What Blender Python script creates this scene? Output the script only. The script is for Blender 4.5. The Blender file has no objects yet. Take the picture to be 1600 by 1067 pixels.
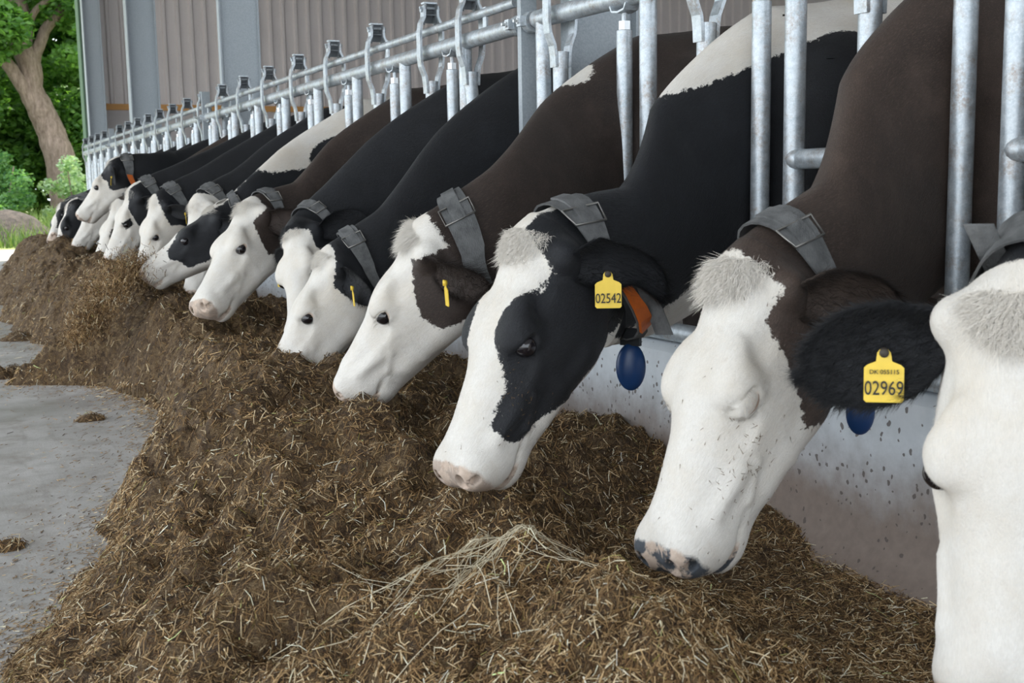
import bpy, math, random
import numpy as np
from mathutils import Matrix, Vector, Quaternion

# ------------------------------------------------------------------ camera / world / lights
S = bpy.context.scene
COL = S.collection
S.view_settings.view_transform = 'Standard'
S.view_settings.look = 'None'
S.view_settings.gamma = 1.0
S.view_settings.use_curve_mapping = False
S.view_settings.exposure = 0.0

TH, PH, RHO = 0.45822, 0.13346, 0.018
CAM = np.array([-1.894, 0.0, 0.882])
def cam_basis():
    f0 = np.array([math.sin(TH), math.cos(TH), 0]); r0 = np.array([math.cos(TH), -math.sin(TH), 0]); z = np.array([0, 0, 1.])
    f = math.cos(PH)*f0 - math.sin(PH)*z; u = math.sin(PH)*f0 + math.cos(PH)*z
    return math.cos(RHO)*r0 - math.sin(RHO)*u, math.sin(RHO)*r0 + math.cos(RHO)*u, f
_r, _u, _f = cam_basis()
cd = bpy.data.cameras.new('camera'); cam = bpy.data.objects.new('camera', cd); COL.objects.link(cam)
cd.sensor_width = 36.0; cd.lens = 1800/1600*36.0; cd.clip_end = 300
M = Matrix([[_r[i], _u[i], -_f[i], CAM[i]] for i in range(3)] + [[0, 0, 0, 1]])
cam.matrix_world = M
S.camera = cam
cd.dof.use_dof = True; cd.dof.focus_distance = 3.2; cd.dof.aperture_fstop = 10.0

w = bpy.data.worlds.new('world'); S.world = w; w.use_nodes = True
bg = w.node_tree.nodes['Background']
bg.inputs['Color'].default_value = (0.86, 0.93, 1.0, 1)
bg.inputs['Strength'].default_value = 3.1
sd_ = bpy.data.lights.new('sun', 'SUN'); sd_.energy = 9.0; sd_.angle = math.radians(1.0); sd_.color = (1, 0.94, 0.84)
sun = bpy.data.objects.new('sun', sd_); COL.objects.link(sun)
sun.rotation_euler = Vector((-0.35, -0.25, -0.90)).to_track_quat('-Z', 'Y').to_euler()

rng = np.random.default_rng(7)
random.seed(7)

# ------------------------------------------------------------------ helpers
def link(o, parent=None):
    COL.objects.link(o)
    if parent is not None: o.parent = parent
    return o
def tag(o, label=None, cat=None, group=None, kind=None):
    if label: o['label'] = label
    if cat: o['category'] = cat
    if group: o['group'] = group
    if kind: o['kind'] = kind
    return o
def empty(name, loc=(0, 0, 0)):
    o = bpy.data.objects.new(name, None); o.location = loc; o.empty_display_size = 0.1
    return link(o)
def mesh_np(name, V, faces, mat=None, smooth=True):
    """faces: array (n,4) / (n,3) or list of arrays"""
    me = bpy.data.meshes.new(name)
    V = np.asarray(V, np.float32)
    if isinstance(faces, np.ndarray): faces = [faces]
    faces = [np.asarray(f, np.int32) for f in faces if len(f)]
    me.vertices.add(len(V)); me.vertices.foreach_set('co', V.ravel())
    nl = sum(f.size for f in faces); npl = sum(len(f) for f in faces)
    me.loops.add(nl); me.polygons.add(npl)
    me.loops.foreach_set('vertex_index', np.concatenate([f.ravel() for f in faces]))
    tot = np.concatenate([np.full(len(f), f.shape[1], np.int32) for f in faces])
    st = np.concatenate([[0], np.cumsum(tot)[:-1]]).astype(np.int32)
    me.polygons.foreach_set('loop_start', st)
    me.polygons.foreach_set('use_smooth', np.full(npl, smooth))
    me.update(calc_edges=True)
    if mat: me.materials.append(mat)
    return me
def obj(name, me, parent=None, loc=None):
    o = bpy.data.objects.new(name, me)
    if loc is not None: o.location = loc
    return link(o, parent)
def attr(me, name, arr, typ='FLOAT'):
    a = me.attributes.new(name, typ, 'POINT')
    a.data.foreach_set({'FLOAT': 'value', 'FLOAT_VECTOR': 'vector', 'FLOAT_COLOR': 'color'}[typ], np.asarray(arr, np.float32).ravel())

class MB:
    """collects solids, then builds ONE mesh"""
    def __init__(s): s.V = []; s.Q = []; s.T = []; s.n = 0
    def add(s, V, Q=(), T=()):
        V = np.asarray(V, float).reshape(-1, 3)
        if len(Q): s.Q.append(np.asarray(Q, int).reshape(-1, 4) + s.n)
        if len(T): s.T.append(np.asarray(T, int).reshape(-1, 3) + s.n)
        s.V.append(V); s.n += len(V); return s
    def box(s, c, d, R=None):
        P = np.array([[x, y, z] for x in (-.5, .5) for y in (-.5, .5) for z in (-.5, .5)])*np.array(d)
        if R is not None: P = P @ np.asarray(R).T
        return s.add(P + np.array(c), [[0, 1, 3, 2], [4, 6, 7, 5], [0, 4, 5, 1], [2, 3, 7, 6], [0, 2, 6, 4], [1, 5, 7, 3]])
    def tube(s, pts, r, seg=12, cap=True):
        pts = np.asarray(pts, float); n = len(pts)
        r = np.broadcast_to(np.asarray(r, float), (n,))
        tan = np.gradient(pts, axis=0); tan /= np.linalg.norm(tan, axis=1)[:, None] + 1e-12
        ref = np.array([0, 0, 1.]) if abs(tan[0][2]) < .9 else np.array([1., 0, 0])
        V = []
        for i in range(n):
            a = ref - tan[i]*(ref @ tan[i]); a /= np.linalg.norm(a); b = np.cross(tan[i], a); ref = a
            t = np.arange(seg)/seg*2*math.pi
            V.append(pts[i] + r[i]*(np.cos(t)[:, None]*a + np.sin(t)[:, None]*b))
        V = np.concatenate(V); i = np.arange(seg); j = (i+1) % seg
        Q = np.concatenate([np.stack([k*seg+i, k*seg+j, (k+1)*seg+j, (k+1)*seg+i], 1) for k in range(n-1)])
        T = []
        if cap:
            V = np.concatenate([V, pts[:1], pts[-1:]]); c0, c1 = n*seg, n*seg+1
            T = np.concatenate([np.stack([np.full(seg, c0), j, i], 1), np.stack([np.full(seg, c1), (n-1)*seg+i, (n-1)*seg+j], 1)])
        return s.add(V, Q, T)
    def strip(s, pts, wdir, width, thick, ndir=None):
        """flat strap along pts; wdir width direction"""
        pts = np.asarray(pts, float); tan = np.gradient(pts, axis=0); tan /= np.linalg.norm(tan, axis=1)[:, None]
        wd = np.broadcast_to(np.asarray(wdir, float), pts.shape)
        nd = np.cross(tan, wd); nd /= np.linalg.norm(nd, axis=1)[:, None]
        c = [pts+wd*width/2+nd*thick/2, pts-wd*width/2+nd*thick/2, pts-wd*width/2-nd*thick/2, pts+wd*width/2-nd*thick/2]
        V = np.stack(c, 1).reshape(-1, 3); n = len(pts); Q = []
        for k in range(n-1):
            for a in range(4):
                b = (a+1) % 4; Q.append([4*k+a, 4*k+b, 4*k+4+b, 4*k+4+a])
        Q += [[3, 2, 1, 0], [4*n-4, 4*n-3, 4*n-2, 4*n-1]]
        return s.add(V, Q)
    def sphere(s, c, r, nu=16, nv=10, R=None):
        r = np.broadcast_to(np.asarray(r, float), (3,))
        V = [[0, 0, 1]]; 
        for i in range(1, nv):
            a = math.pi*i/nv
            for k in range(nu):
                b = 2*math.pi*k/nu; V.append([math.sin(a)*math.cos(b), math.sin(a)*math.sin(b), math.cos(a)])
        V.append([0, 0, -1]); V = np.array(V)*r
        if R is not None: V = V @ np.asarray(R).T
        Q = [[1+i*nu+k, 1+(i+1)*nu+k, 1+(i+1)*nu+(k+1) % nu, 1+i*nu+(k+1) % nu] for i in range(nv-2) for k in range(nu)]
        T = [[0, 1+k, 1+(k+1) % nu] for k in range(nu)]; b = 1+(nv-2)*nu
        T += [[len(V)-1, b+(k+1) % nu, b+k] for k in range(nu)]
        return s.add(V+np.array(c), Q, T)
    def mesh(s, name, mat, smooth=False, bevel=0):
        me = mesh_np(name, np.concatenate(s.V), [np.concatenate(s.Q) if s.Q else np.zeros((0, 4), int), np.concatenate(s.T) if s.T else np.zeros((0, 3), int)], mat, smooth)
        return me
    def build(s, name, mat, parent=None, smooth=False, loc=None):
        o = obj(name, s.mesh(name, mat, smooth), parent, loc)
        return o
def autosmooth(me, ang=0.6):
    me.polygons.foreach_set('use_smooth', [True]*len(me.polygons))
    try: me.set_sharp_from_angle(angle=ang)
    except Exception: pass

# ------------------------------------------------------------------ material helpers
class NT:
    def __init__(s, name):
        s.m = bpy.data.materials.new(name); s.m.use_nodes = True
        s.t = s.m.node_tree; s.b = s.t.nodes['Principled BSDF']; s.out = s.t.nodes['Material Output']
    def n(s, typ, **kw):
        nd = s.t.nodes.new(typ)
        for k, v in kw.items():
            if k.startswith('_'): setattr(nd, k[1:], v)
            else:
                key = k.replace('__', ' ')
                nd.inputs[int(key[1:]) if key[0] == 'i' and key[1:].isdigit() else key].default_value = v
        return nd
    def l(s, a, b): s.t.links.new(a, b)
    def noise(s, scale, detail=4, rough=.55, vec=None, dist=0):
        nd = s.n('ShaderNodeTexNoise'); nd.inputs['Scale'].default_value = scale; nd.inputs['Detail'].default_value = detail
        nd.inputs['Roughness'].default_value = rough; nd.inputs['Distortion'].default_value = dist
        if vec is not None: s.l(vec, nd.inputs['Vector'])
        return nd.outputs['Fac']
    def ramp(s, fac, stops, interp='LINEAR'):
        nd = s.n('ShaderNodeValToRGB'); e = nd.color_ramp.elements; nd.color_ramp.interpolation = interp
        while len(e) > len(stops): e.remove(e[-1])
        while len(e) < len(stops): e.new(0.5)
        for q, (p, c) in zip(e, stops):
            q.position = p; q.color = (*c, 1) if len(c) == 3 else c
        s.l(fac, nd.inputs['Fac']); return nd.outputs['Color']
    def mix(s, fac, a, b, typ='MIX'):
        nd = s.n('ShaderNodeMix', _data_type='RGBA', _blend_type=typ)
        for v, i in ((fac, 0), (a, 6), (b, 7)):
            if hasattr(v, 'is_output') or isinstance(v, bpy.types.NodeSocket): s.l(v, nd.inputs[i])
            else: nd.inputs[i].default_value = v if i == 0 else (*v, 1)
        return nd.outputs[2]
    def math(s, op, a, b=None, c=None):
        nd = s.n('ShaderNodeMath', _operation=op)
        for i, v in enumerate((a, b, c)):
            if v is None: continue
            if isinstance(v, bpy.types.NodeSocket): s.l(v, nd.inputs[i])
            else: nd.inputs[i].default_value = v
        return nd.outputs[0]
    def map(s, v, a, b, c=0., d=1., smooth=False):
        nd = s.n('ShaderNodeMapRange', _clamp=True); 
        if smooth: nd.interpolation_type = 'SMOOTHSTEP'
        s.l(v, nd.inputs[0])
        for i, q in enumerate((a, b, c, d)): nd.inputs[1+i].default_value = q
        return nd.outputs[0]
    def attr(s, name): 
        nd = s.n('ShaderNodeAttribute'); nd.attribute_name = name; return nd
    def scalev(s, v, sc):
        nd = s.n('ShaderNodeVectorMath', _operation='MULTIPLY'); s.l(v, nd.inputs[0]); nd.inputs[1].default_value = sc; return nd.outputs[0]
    def bump(s, h, strength, dist=.01):
        nd = s.n('ShaderNodeBump'); nd.inputs['Strength'].default_value = strength; nd.inputs['Distance'].default_value = dist
        s.l(h, nd.inputs['Height']); s.l(nd.outputs[0], s.b.inputs['Normal']); return nd
    def col(s, v):
        if isinstance(v, bpy.types.NodeSocket): s.l(v, s.b.inputs['Base Color'])
        else: s.b.inputs['Base Color'].default_value = (*v, 1)
    def set(s, rough=.5, metal=0., spec=None):
        if isinstance(rough, bpy.types.NodeSocket): s.l(rough, s.b.inputs['Roughness'])
        else: s.b.inputs['Roughness'].default_value = rough
        s.b.inputs['Metallic'].default_value = metal
        if spec is not None: s.b.inputs['Specular IOR Level'].default_value = spec
    def objco(s): return s.n('ShaderNodeTexCoord').outputs['Object']
    def pos(s): return s.n('ShaderNodeNewGeometry').outputs['Position']

def m_plain(name, c, rough=.6, metal=0., var=.12, scale=30):
    k = NT(name); p = k.pos(); n = k.noise(scale, 4, .6, p)
    k.col(k.mix(n, tuple(x*(1-var) for x in c), tuple(min(1, x*(1+var)) for x in c))); k.set(rough, metal); return k.m

def m_galv():
    k = NT('galvanised_steel'); p = k.pos()
    a = k.noise(38, 5, .7, p); b = k.noise(220, 2, .5, p)
    c = k.mix(k.map(a, .3, .7), (.34, .39, .43), (.64, .69, .73))
    c = k.mix(k.math('MULTIPLY', k.map(b, .5, .7), .35), c, (.75, .78, .80))
    rs = k.noise(14, 8, .75, p); rs2 = k.noise(120, 4, .7, p)
    rust = k.math('MULTIPLY', k.map(rs, .47, .62), k.map(rs2, .38, .60))
    c = k.mix(k.math('MULTIPLY', rust, .62), c, (.27, .18, .12))
    k.col(c); k.set(k.map(a, .3, .7, .34, .55), .55); k.bump(k.math('ADD', b, a), .12, .002); return k.m
def m_column():
    k = NT('galvanised_column_steel'); p = k.pos()
    a = k.noise(9, 6, .7, p); b = k.noise(160, 3, .6, p)
    c = k.mix(a, (.29, .335, .37), (.38, .425, .46)); c = k.mix(k.map(b, .35, .65), c, (.42, .46, .49)); 
    k.col(c); k.set(.55, .15); return k.m
def m_clad():
    k = NT('grey_brown_cladding'); p = k.pos(); a = k.noise(2.5, 5, .6, p); b = k.noise(30, 4, .6, p)
    c = k.mix(a, (.58, .53, .51), (.67, .62, .60)); c = k.mix(k.math('MULTIPLY', k.map(b, .55, .75), .25), c, (.40, .35, .32))
    k.col(c); k.set(.5); return k.m
def m_floor():
    k = NT('worn_concrete_floor'); p = k.pos()
    a = k.noise(1.6, 6, .62, p); b = k.noise(9, 6, .65, p); f = k.noise(160, 3, .6, p)
    c = k.mix(k.map(a, .3, .7), (.31, .30, .29), (.49, .475, .455))
    c = k.mix(k.math('MULTIPLY', k.map(b, .45, .75), .7), c, (.24, .22, .20))
    sv = k.scalev(p, (22, 3.2, 5)); st = k.noise(1.0, 5, .6, sv)
    c = k.mix(k.math('MULTIPLY', k.map(st, .55, .72), .45), c, (.20, .18, .16))
    c = k.mix(k.math('MULTIPLY', k.map(f, .6, .75), .4), c, (.6, .58, .55))
    d1 = k.noise(5, 7, .72, p); c = k.mix(k.math('MULTIPLY', k.map(d1, .50, .70), .55), c, (.20, .165, .13))
    k.col(c); k.set(k.map(a, .35, .65, .42, .75)); k.bump(k.math('ADD', b, k.math('MULTIPLY', f, .35)), .28, .01); return k.m
def m_curb():
    k = NT('feed_curb_concrete'); p = k.pos()
    sep = k.n('ShaderNodeSeparateXYZ'); k.l(p, sep.inputs[0]); z = sep.outputs[2]
    a = k.noise(6, 6, .65, p); b = k.noise(40, 5, .6, p)
    c = k.mix(k.map(a, .3, .7), (.50, .54, .57), (.66, .69, .72))
    zz = k.math('ADD', z, k.math('MULTIPLY', k.math('SUBTRACT', a, .5), .22))
    c = k.mix(k.map(zz, .12, .34, 1, 0, True), c, k.mix(b, (.17, .13, .11), (.30, .24, .20)))
    v = k.n('ShaderNodeTexVoronoi'); v.inputs['Scale'].default_value = 62; v.inputs['Randomness'].default_value = 1
    nz = k.n('ShaderNodeTexNoise'); nz.inputs['Scale'].default_value = 45; k.l(p, nz.inputs['Vector']); va = k.n('ShaderNodeVectorMath', _operation='MULTIPLY_ADD'); k.l(nz.outputs['Color'], va.inputs[0]); va.inputs[1].default_value = (.016, .016, .016); k.l(k.scalev(p, (1, 1, .75)), va.inputs[2]); k.l(va.outputs[0], v.inputs['Vector'])
    rsz = k.n('ShaderNodeSeparateColor'); k.l(v.outputs['Color'], rsz.inputs[0])
    pit = k.math('LESS_THAN', v.outputs['Distance'], k.map(rsz.outputs[0], .55, 1., 0., .33))
    c = k.mix(k.math('MULTIPLY', pit, .85), c, (.10, .08, .07))
    k.col(c); k.set(.75); k.bump(k.math('SUBTRACT', k.math('MULTIPLY', b, .4), pit), .35, .006); return k.m

G = m_galv(); GC = m_column(); CLAD = m_clad()
STRAP = None
def m_strap():
    k = NT('grey_webbing'); t = k.objco(); 
    a = k.noise(25, 4, .6, t); b = k.noise(400, 2, .5, k.scalev(t, (1, 1, .25)))
    c = k.mix(k.map(a, .35, .65), (.055, .06, .065), (.15, .155, .16)); c = k.mix(k.math('MULTIPLY', b, .35), c, (.2, .19, .17))
    k.col(c); k.set(.8); k.bump(b, .5, .003); return k.m
STRAP = m_strap()
BUCK = m_plain('buckle_metal', (.32, .31, .29), .4, .8)
BLUE = m_plain('blue_plastic', (.012, .05, .16), .35, 0, .2)
DARKP = m_plain('black_plastic', (.02, .022, .025), .4)
ORANGE = m_plain('orange_plastic', (.62, .14, .02), .5, 0, .25, 60)
TAGY = m_plain('yellow_tag_plastic', (.86, .60, .06), .45, 0, .1, 60)
INK = m_plain('tag_ink', (.02, .02, .02), .6)
EYE = NT('eyeball'); EYE.col((.012, .010, .012)); EYE.set(.08); EYE.b.inputs['Coat Weight'].default_value = .5; EYE = EYE.m
HORNPINK = m_plain('pink_eyelid', (.62, .40, .28), .6)

# ------------------------------------------------------------------ the setting
def struct(name, me, parent=None):
    o = obj(name, me, parent)
    if parent is None: o['kind'] = 'structure'
    return o
FLOORM = m_floor(); CURB = m_curb()
WALL_Y = 18.0
# concrete floor of feed passage and barn
b = MB(); b.box((3.25, 6.0, -.1), (18.5, 24.6, .2)); struct('floor', b.mesh('floor', FLOORM))
# low feed curb, a concrete wall with a rounded top and a coved foot
prof = [(.14, 0), (.14, .40), (.12, .42), (-.01, .42), (-.035, .40), (-.04, .36), (-.045, .12), (-.06, .06), (-.10, .02), (-.16, .001), (-.16, 0)]
ys = np.linspace(-2.5, 17.3, 60); n = len(prof)
V = np.array([[x, y, z] for y in ys for x, z in prof]); Q = []
for k in range(len(ys)-1):
    for a in range(n): c = (a+1) % n; Q.append([k*n+a, k*n+c, (k+1)*n+c, (k+1)*n+a])
me = mesh_np('wall_curb', V, np.array(Q), CURB); autosmooth(me, .7); struct('wall_curb', me)
# end wall: concrete panels below, timber rail, profiled steel sheets above
wall = empty('wall_back', (0, WALL_Y, 0)); wall['kind'] = 'structure'
CONC = m_plain('panel_concrete', (.50, .465, .455), .8, 0, .15, 6)
TIMB = NT('orange_timber'); TIMB.col(TIMB.mix(TIMB.noise(3, 5, .6, TIMB.scalev(TIMB.pos(), (2, 2, 40))), (.50, .24, .07), (.66, .36, .13))); TIMB.set(.7); TIMB = TIMB.m
WX0, WX1 = .16, 12.2
x = WX0; i = 0
while x < WX1-.05:
    x1 = min(x+2.4, WX1); b = MB(); b.box(((x+x1)/2, .06, 1.05), (x1-x-.012, .12, 2.1)); b.build('concrete_panel', CONC, wall); x = x1
b = MB(); b.box(((WX0+WX1)/2, -.02, 2.145), (WX1-WX0, .10, .085)); b.build('timber_rail', TIMB, wall)
def sheet(x0, n_rib, z0, z1):
    p = []; 
    for r in range(n_rib):
        a = x0 + r*.2
        p += [(a, 0), (a+.125, 0), (a+.145, -.035), (a+.18, -.035)]
    p.append((x0+n_rib*.2, 0))
    V = []; 
    for z in (z0, z1): V += [[u, v, z] for u, v in p] + [[u, v+.006, z] for u, v in p]
    m_ = len(p); L = 2*m_; Q = []
    for a in range(m_-1):
        Q += [[a, a+1, L+a+1, L+a], [m_+a+1, m_+a, L+m_+a, L+m_+a+1]]
    Q += [[0, L, L+m_, m_], [m_-1, 2*m_-1, L+2*m_-1, L+m_-1]]
    return np.array(V), np.array(Q)
x = WX0
while x < WX1-.1:
    V, Q = sheet(0, 5, 2.16, 5.2); me = bpy.data.meshes.get('cladding_sheet') or mesh_np('cladding_sheet', V, Q, CLAD, False)
    o = obj('cladding_sheet', me, wall); o.location = (x, 0 if round(x) % 2 else .004, 0); x += 1.0
# roof of the barn (out of frame, but it shades the place) and the far long side
ROOF = m_plain('roof_sheet', (.36, .35, .34), .7)
b = MB(); R = Matrix.Rotation(math.radians(-7), 3, 'Y')
b.box((4.4, 6.0, 5.05), (18.0, 24.6, .12), np.array(R)); struct('ceiling', b.mesh('ceiling', ROOF))
b = MB(); b.box((12.4, 6.0, 3.2), (.2, 24.6, 6.4)); struct('wall_right', b.mesh('wall_right', CONC))
# steel I columns just behind the feed fence, one empty-free mesh each
def column(y, x0, x1, label, fl=.011, d=.18):
    b = MB(); xc = (x0+x1)/2; 
    b.box((x0+fl/2, y, 2.3), (fl, d, 4.6)); b.box((x1-fl/2, y, 2.3), (fl, d, 4.6)); b.box((xc, y, 2.3), (x1-x0-2*fl, .009, 4.6))
    b.box((xc, y, .012), (x1-x0+.1, d+.1, .024))
    o = b.build('steel_column', GC); return tag(o, label, 'column', 'columns along the feed fence')
column(13.15, .055, .36, 'slim grey steel column, second from the open barn end')
column(8.707, .050, .345, 'wide grey steel column standing behind the middle of the feed fence', d=.07)
column(3.507, .06, .33, 'grey steel column just right of the near flat fence post', d=.07)
column(17.6, .13, .37, 'grey corner column at the open end of the barn beside the trees')
b = MB(); b.box((.115, 17.9, 2.5), (.03, .35, 5)); struct('trim_1', b.mesh('trim_1', m_plain('corner_flashing', (.09, .16, .10), .5)))
b = MB(); b.box((.40, 17.9, 2.24), (.09, .12, .10)); o = b.build('junction_box', m_plain('white_box_plastic', (.6, .6, .58), .5)); tag(o, 'small pale box sitting on the orange timber rail by the corner column', 'box')

# outside: sunlit yard and meadow
GRAV = m_plain('pale_yard_gravel', (.50, .47, .41), .9, 0, .2, 12)
b = MB(); b.box((-6, 19.6, -.06), (36, 2.6, .1)); struct('ground_yard', b.mesh('ground_yard', GRAV))
GRS = NT('meadow_ground'); GRS.col(GRS.mix(GRS.noise(1.2, 5, .6, GRS.pos()), (.11, .16, .04), (.34, .36, .14))); GRS.set(.9); GRS = GRS.m
b = MB(); b.box((-4, 60.9, -.06), (110, 80, .1)); struct('ground_meadow', b.mesh('ground_meadow', GRS))
b = MB(); b.box((-26, 6.0, -.06), (40, 24.6, .1)); struct('ground_side', b.mesh('ground_side', GRAV))

# ------------------------------------------------------------------ cow template
ZN, LN = 1.06, .74            # neck axis height and length in the rest pose
DEL = math.radians(20)
HA = np.array([math.cos(DEL), 0, -math.sin(DEL)]); HN = np.array([math.sin(DEL), 0, math.cos(DEL)]); HL = np.cross(HN, HA)
RH0 = np.stack([HA, HL, HN], 1)           # head frame in rest coordinates
POLL0 = np.array([.79, 0, ZN+.125])
def h2r(p): return POLL0 + RH0 @ np.asarray(p, float)

def prims():
    P = []
    def cone(a, ra, b_, rb, sy=1., k=.05, head=False, sub=False):
        P.append(('c', np.array(a, float), ra, np.array(b_, float), rb, sy, k, head, sub))
    def ell(c, r, k=.03, head=False, sub=False, R=None):
        P.append(('e', np.array(c, float), np.array(r, float), k, head, sub, R))
    # trunk
    cone((-.24, 0, .98), .33, (-1.05, 0, .97), .38, .80, .1)
    cone((-.03, 0, 1.20), .125, (-.40, 0, 1.27), .125, .70, .1)
    cone((-.3, 0, 1.25), .12, (-1.35, 0, 1.24), .14, 1.2, .1)
    cone((-1.3, 0, 1.09), .27, (-1.55, 0, 1.06), .22, .95, .1)
    for s in (-1, 1):
        ell((-1.25, s*.2, 1.26), (.10, .07, .08), .08)
        ell((-.15, s*.16, .95), (.17, .10, .33), .10)
        cone((-.15, s*.17, .75), .11, (-.13, s*.17, .42), .056, 1, .06); cone((-.13, s*.17, .42), .052, (-.13, s*.17, .12), .036, 1, .02); cone((-.13, s*.17, .12), .04, (-.10, s*.17, .035), .052, 1, .02)
        cone((-1.38, s*.18, .85), .18, (-1.56, s*.18, .50), .062, .7, .08); cone((-1.56, s*.18, .50), .056, (-1.50, s*.18, .12), .04, 1, .02); cone((-1.50, s*.18, .12), .042, (-1.46, s*.18, .035), .055, 1, .02)
    ell((-1.18, 0, .60), (.24, .19, .17), .06)
    cone((-1.73, 0, 1.18), .035, (-1.80, 0, .5), .022, 1, .03)
    ell((.0, 0, .82), (.13, .10, .16), .1)
    # neck
    cone((-.16, 0, .87), .215, (.68, 0, ZN-.09), .098, .47, .07)
    cone((-.04, 0, 1.215), .125, (.72, 0, ZN+.045), .062, .52, .08)
    cone((-.16, 0, 1.07), .22, (.76, 0, ZN-.01), .095, .50, .07)
    # head (head frame: x poll->nose, y left, z out of the forehead)
    H = dict(head=True)
    cone((.035, 0, -.062), .062, (.22, 0, -.072), .071, 1.36, .05, **H)
    cone((.21, 0, -.072), .070, (.46, 0, -.078), .058, 1.04, .05, **H)
    cone((.15, 0, -.195), .082, (.42, 0, -.152), .050, .90, .06, **H)
    cone((.24, 0, -.125), .090, (.43, 0, -.108), .068, .90, .05, **H)
    cone((.05, 0, -.13), .09, (.25, 0, -.11), .085, .95, .05, **H)
    for s in (-1, 1):
        ell((.16, s*.054, -.160), (.105, .044, .095), .04, **H)               # cheek
        ell((.225, s*.083, -.040), (.046, .036, .036), .025, **H)              # orbit
        ell((.20, s*.070, -.020), (.055, .03, .020), .03, **H)                  # brow
        cone((.27, s*.068, -.085), .024, (.37, s*.055, -.095), .016, 1, .03, **H)   # facial crest
        cone((.20, s*.062, -.205), .034, (.36, s*.042, -.172), .024, 1, .03, **H)   # mandible edge
        ell((.03, s*.088, -.065), (.035, .035, .036), .03, **H)                # ear root
        ell((.515, s*.046, -.064), (.045, .036, .038), .02, **H)               # nostril wing
    for s in (-1, 1):
        cone((.285, s*.080, -.060), .006, (.33, s*.080, -.120), .005, 1, .014, **H); cone((.33, s*.080, -.120), .006, (.40, s*.070, -.140), .005, 1, .014, **H)
        cone((.27, s*.082, -.150), .008, (.30, s*.066, -.205), .007, 1, .016, **H)
        cone((.36, s*.078, -.098), .010, (.45, s*.074, -.075), .010, 1, .022, **H)
        cone((.21, s*.104, -.026), .006, (.265, s*.096, -.030), .006, 1, .010, **H)
        cone((.222, s*.108, -.068), .004, (.268, s*.098, -.070), .004, 1, .008, **H)
    ell((.014, 0, -.048), (.040, .062, .046), .04, **H)                          # poll
    ell((.492, 0, -.096), (.064, .078, .070), .04, **H)                        # muzzle
    ell((.475, 0, -.165), (.058, .054, .032), .018, **H)                       # chin
    for s in (-1, 1):
        ell((.245, s*.122, -.050), (.0245, .022, .0140), .006, sub=True, R=Matrix.Rotation(s*.0, 3, 'X'), **H)   # eye slit
        ell((.546, s*.046, -.052), (.021, .013, .017), .006, sub=True, **H)    # nostril
        ell((.534, s*.066, -.062), (.016, .015, .009), .006, sub=True, **H)
        cone((.552, s*.030, -.142), .006, (.41, s*.076, -.146), .005, 1, .008, sub=True, **H)   # mouth line
        ell((.30, s*.098, -.055), (.05, .016, .03), .02, sub=True, **H)        # hollow before the eye
        ell((.13, s*.112, -.045), (.045, .018, .022), .02, sub=True, **H)      # temple hollow
    return P

def surface_nets(D, gx, gy, gz):
    neg = D < 0
    nx, ny, nz = D.shape
    c = np.zeros((nx-1, ny-1, nz-1), np.int16)
    offs = [(i, j, k) for i in (0, 1) for j in (0, 1) for k in (0, 1)]
    for i, j, k in offs: c += neg[i:nx-1+i, j:ny-1+j, k:nz-1+k]
    act = np.argwhere((c > 0) & (c < 8))
    idx = -np.ones(c.shape, np.int64); idx[act[:, 0], act[:, 1], act[:, 2]] = np.arange(len(act))
    acc = np.zeros((len(act), 3)); cnt = np.zeros(len(act))
    g = (gx, gy, gz)
    for a in offs:
        for ax in range(3):
            if a[ax]: continue
            b_ = list(a); b_[ax] = 1
            pa = act + np.array(a); pb = act + np.array(b_)
            da = D[pa[:, 0], pa[:, 1], pa[:, 2]]; db = D[pb[:, 0], pb[:, 1], pb[:, 2]]
            m = (da < 0) != (db < 0); t = np.where(m, da/(da-db+1e-20), 0)
            for q in range(3):
                A = g[q][pa[:, q]]; B_ = g[q][pb[:, q]]
                acc[:, q] += np.where(m, A+(B_-A)*t, 0)
            cnt += m
    V = acc/cnt[:, None]
    Q = []
    for ax in range(3):
        u, v = (ax+1) % 3, (ax+2) % 3
        sl0 = [slice(None)]*3; sl1 = [slice(None)]*3
        sl0[ax] = slice(0, -1); sl1[ax] = slice(1, None)
        e = np.argwhere(neg[tuple(sl0)] != neg[tuple(sl1)])
        e = e[(e[:, u] > 0) & (e[:, v] > 0) & (e[:, u] < D.shape[u]-1) & (e[:, v] < D.shape[v]-1)]
        inside = neg[e[:, 0], e[:, 1], e[:, 2]]
        def at(du, dv):
            p = e.copy(); p[:, u] += du; p[:, v] += dv
            return idx[p[:, 0], p[:, 1], p[:, 2]]
        q = np.stack([at(-1, -1), at(0, -1), at(0, 0), at(-1, 0)], 1)
        q[~inside] = q[~inside][:, ::-1]
        Q.append(q)
    return V, np.concatenate(Q)

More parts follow.
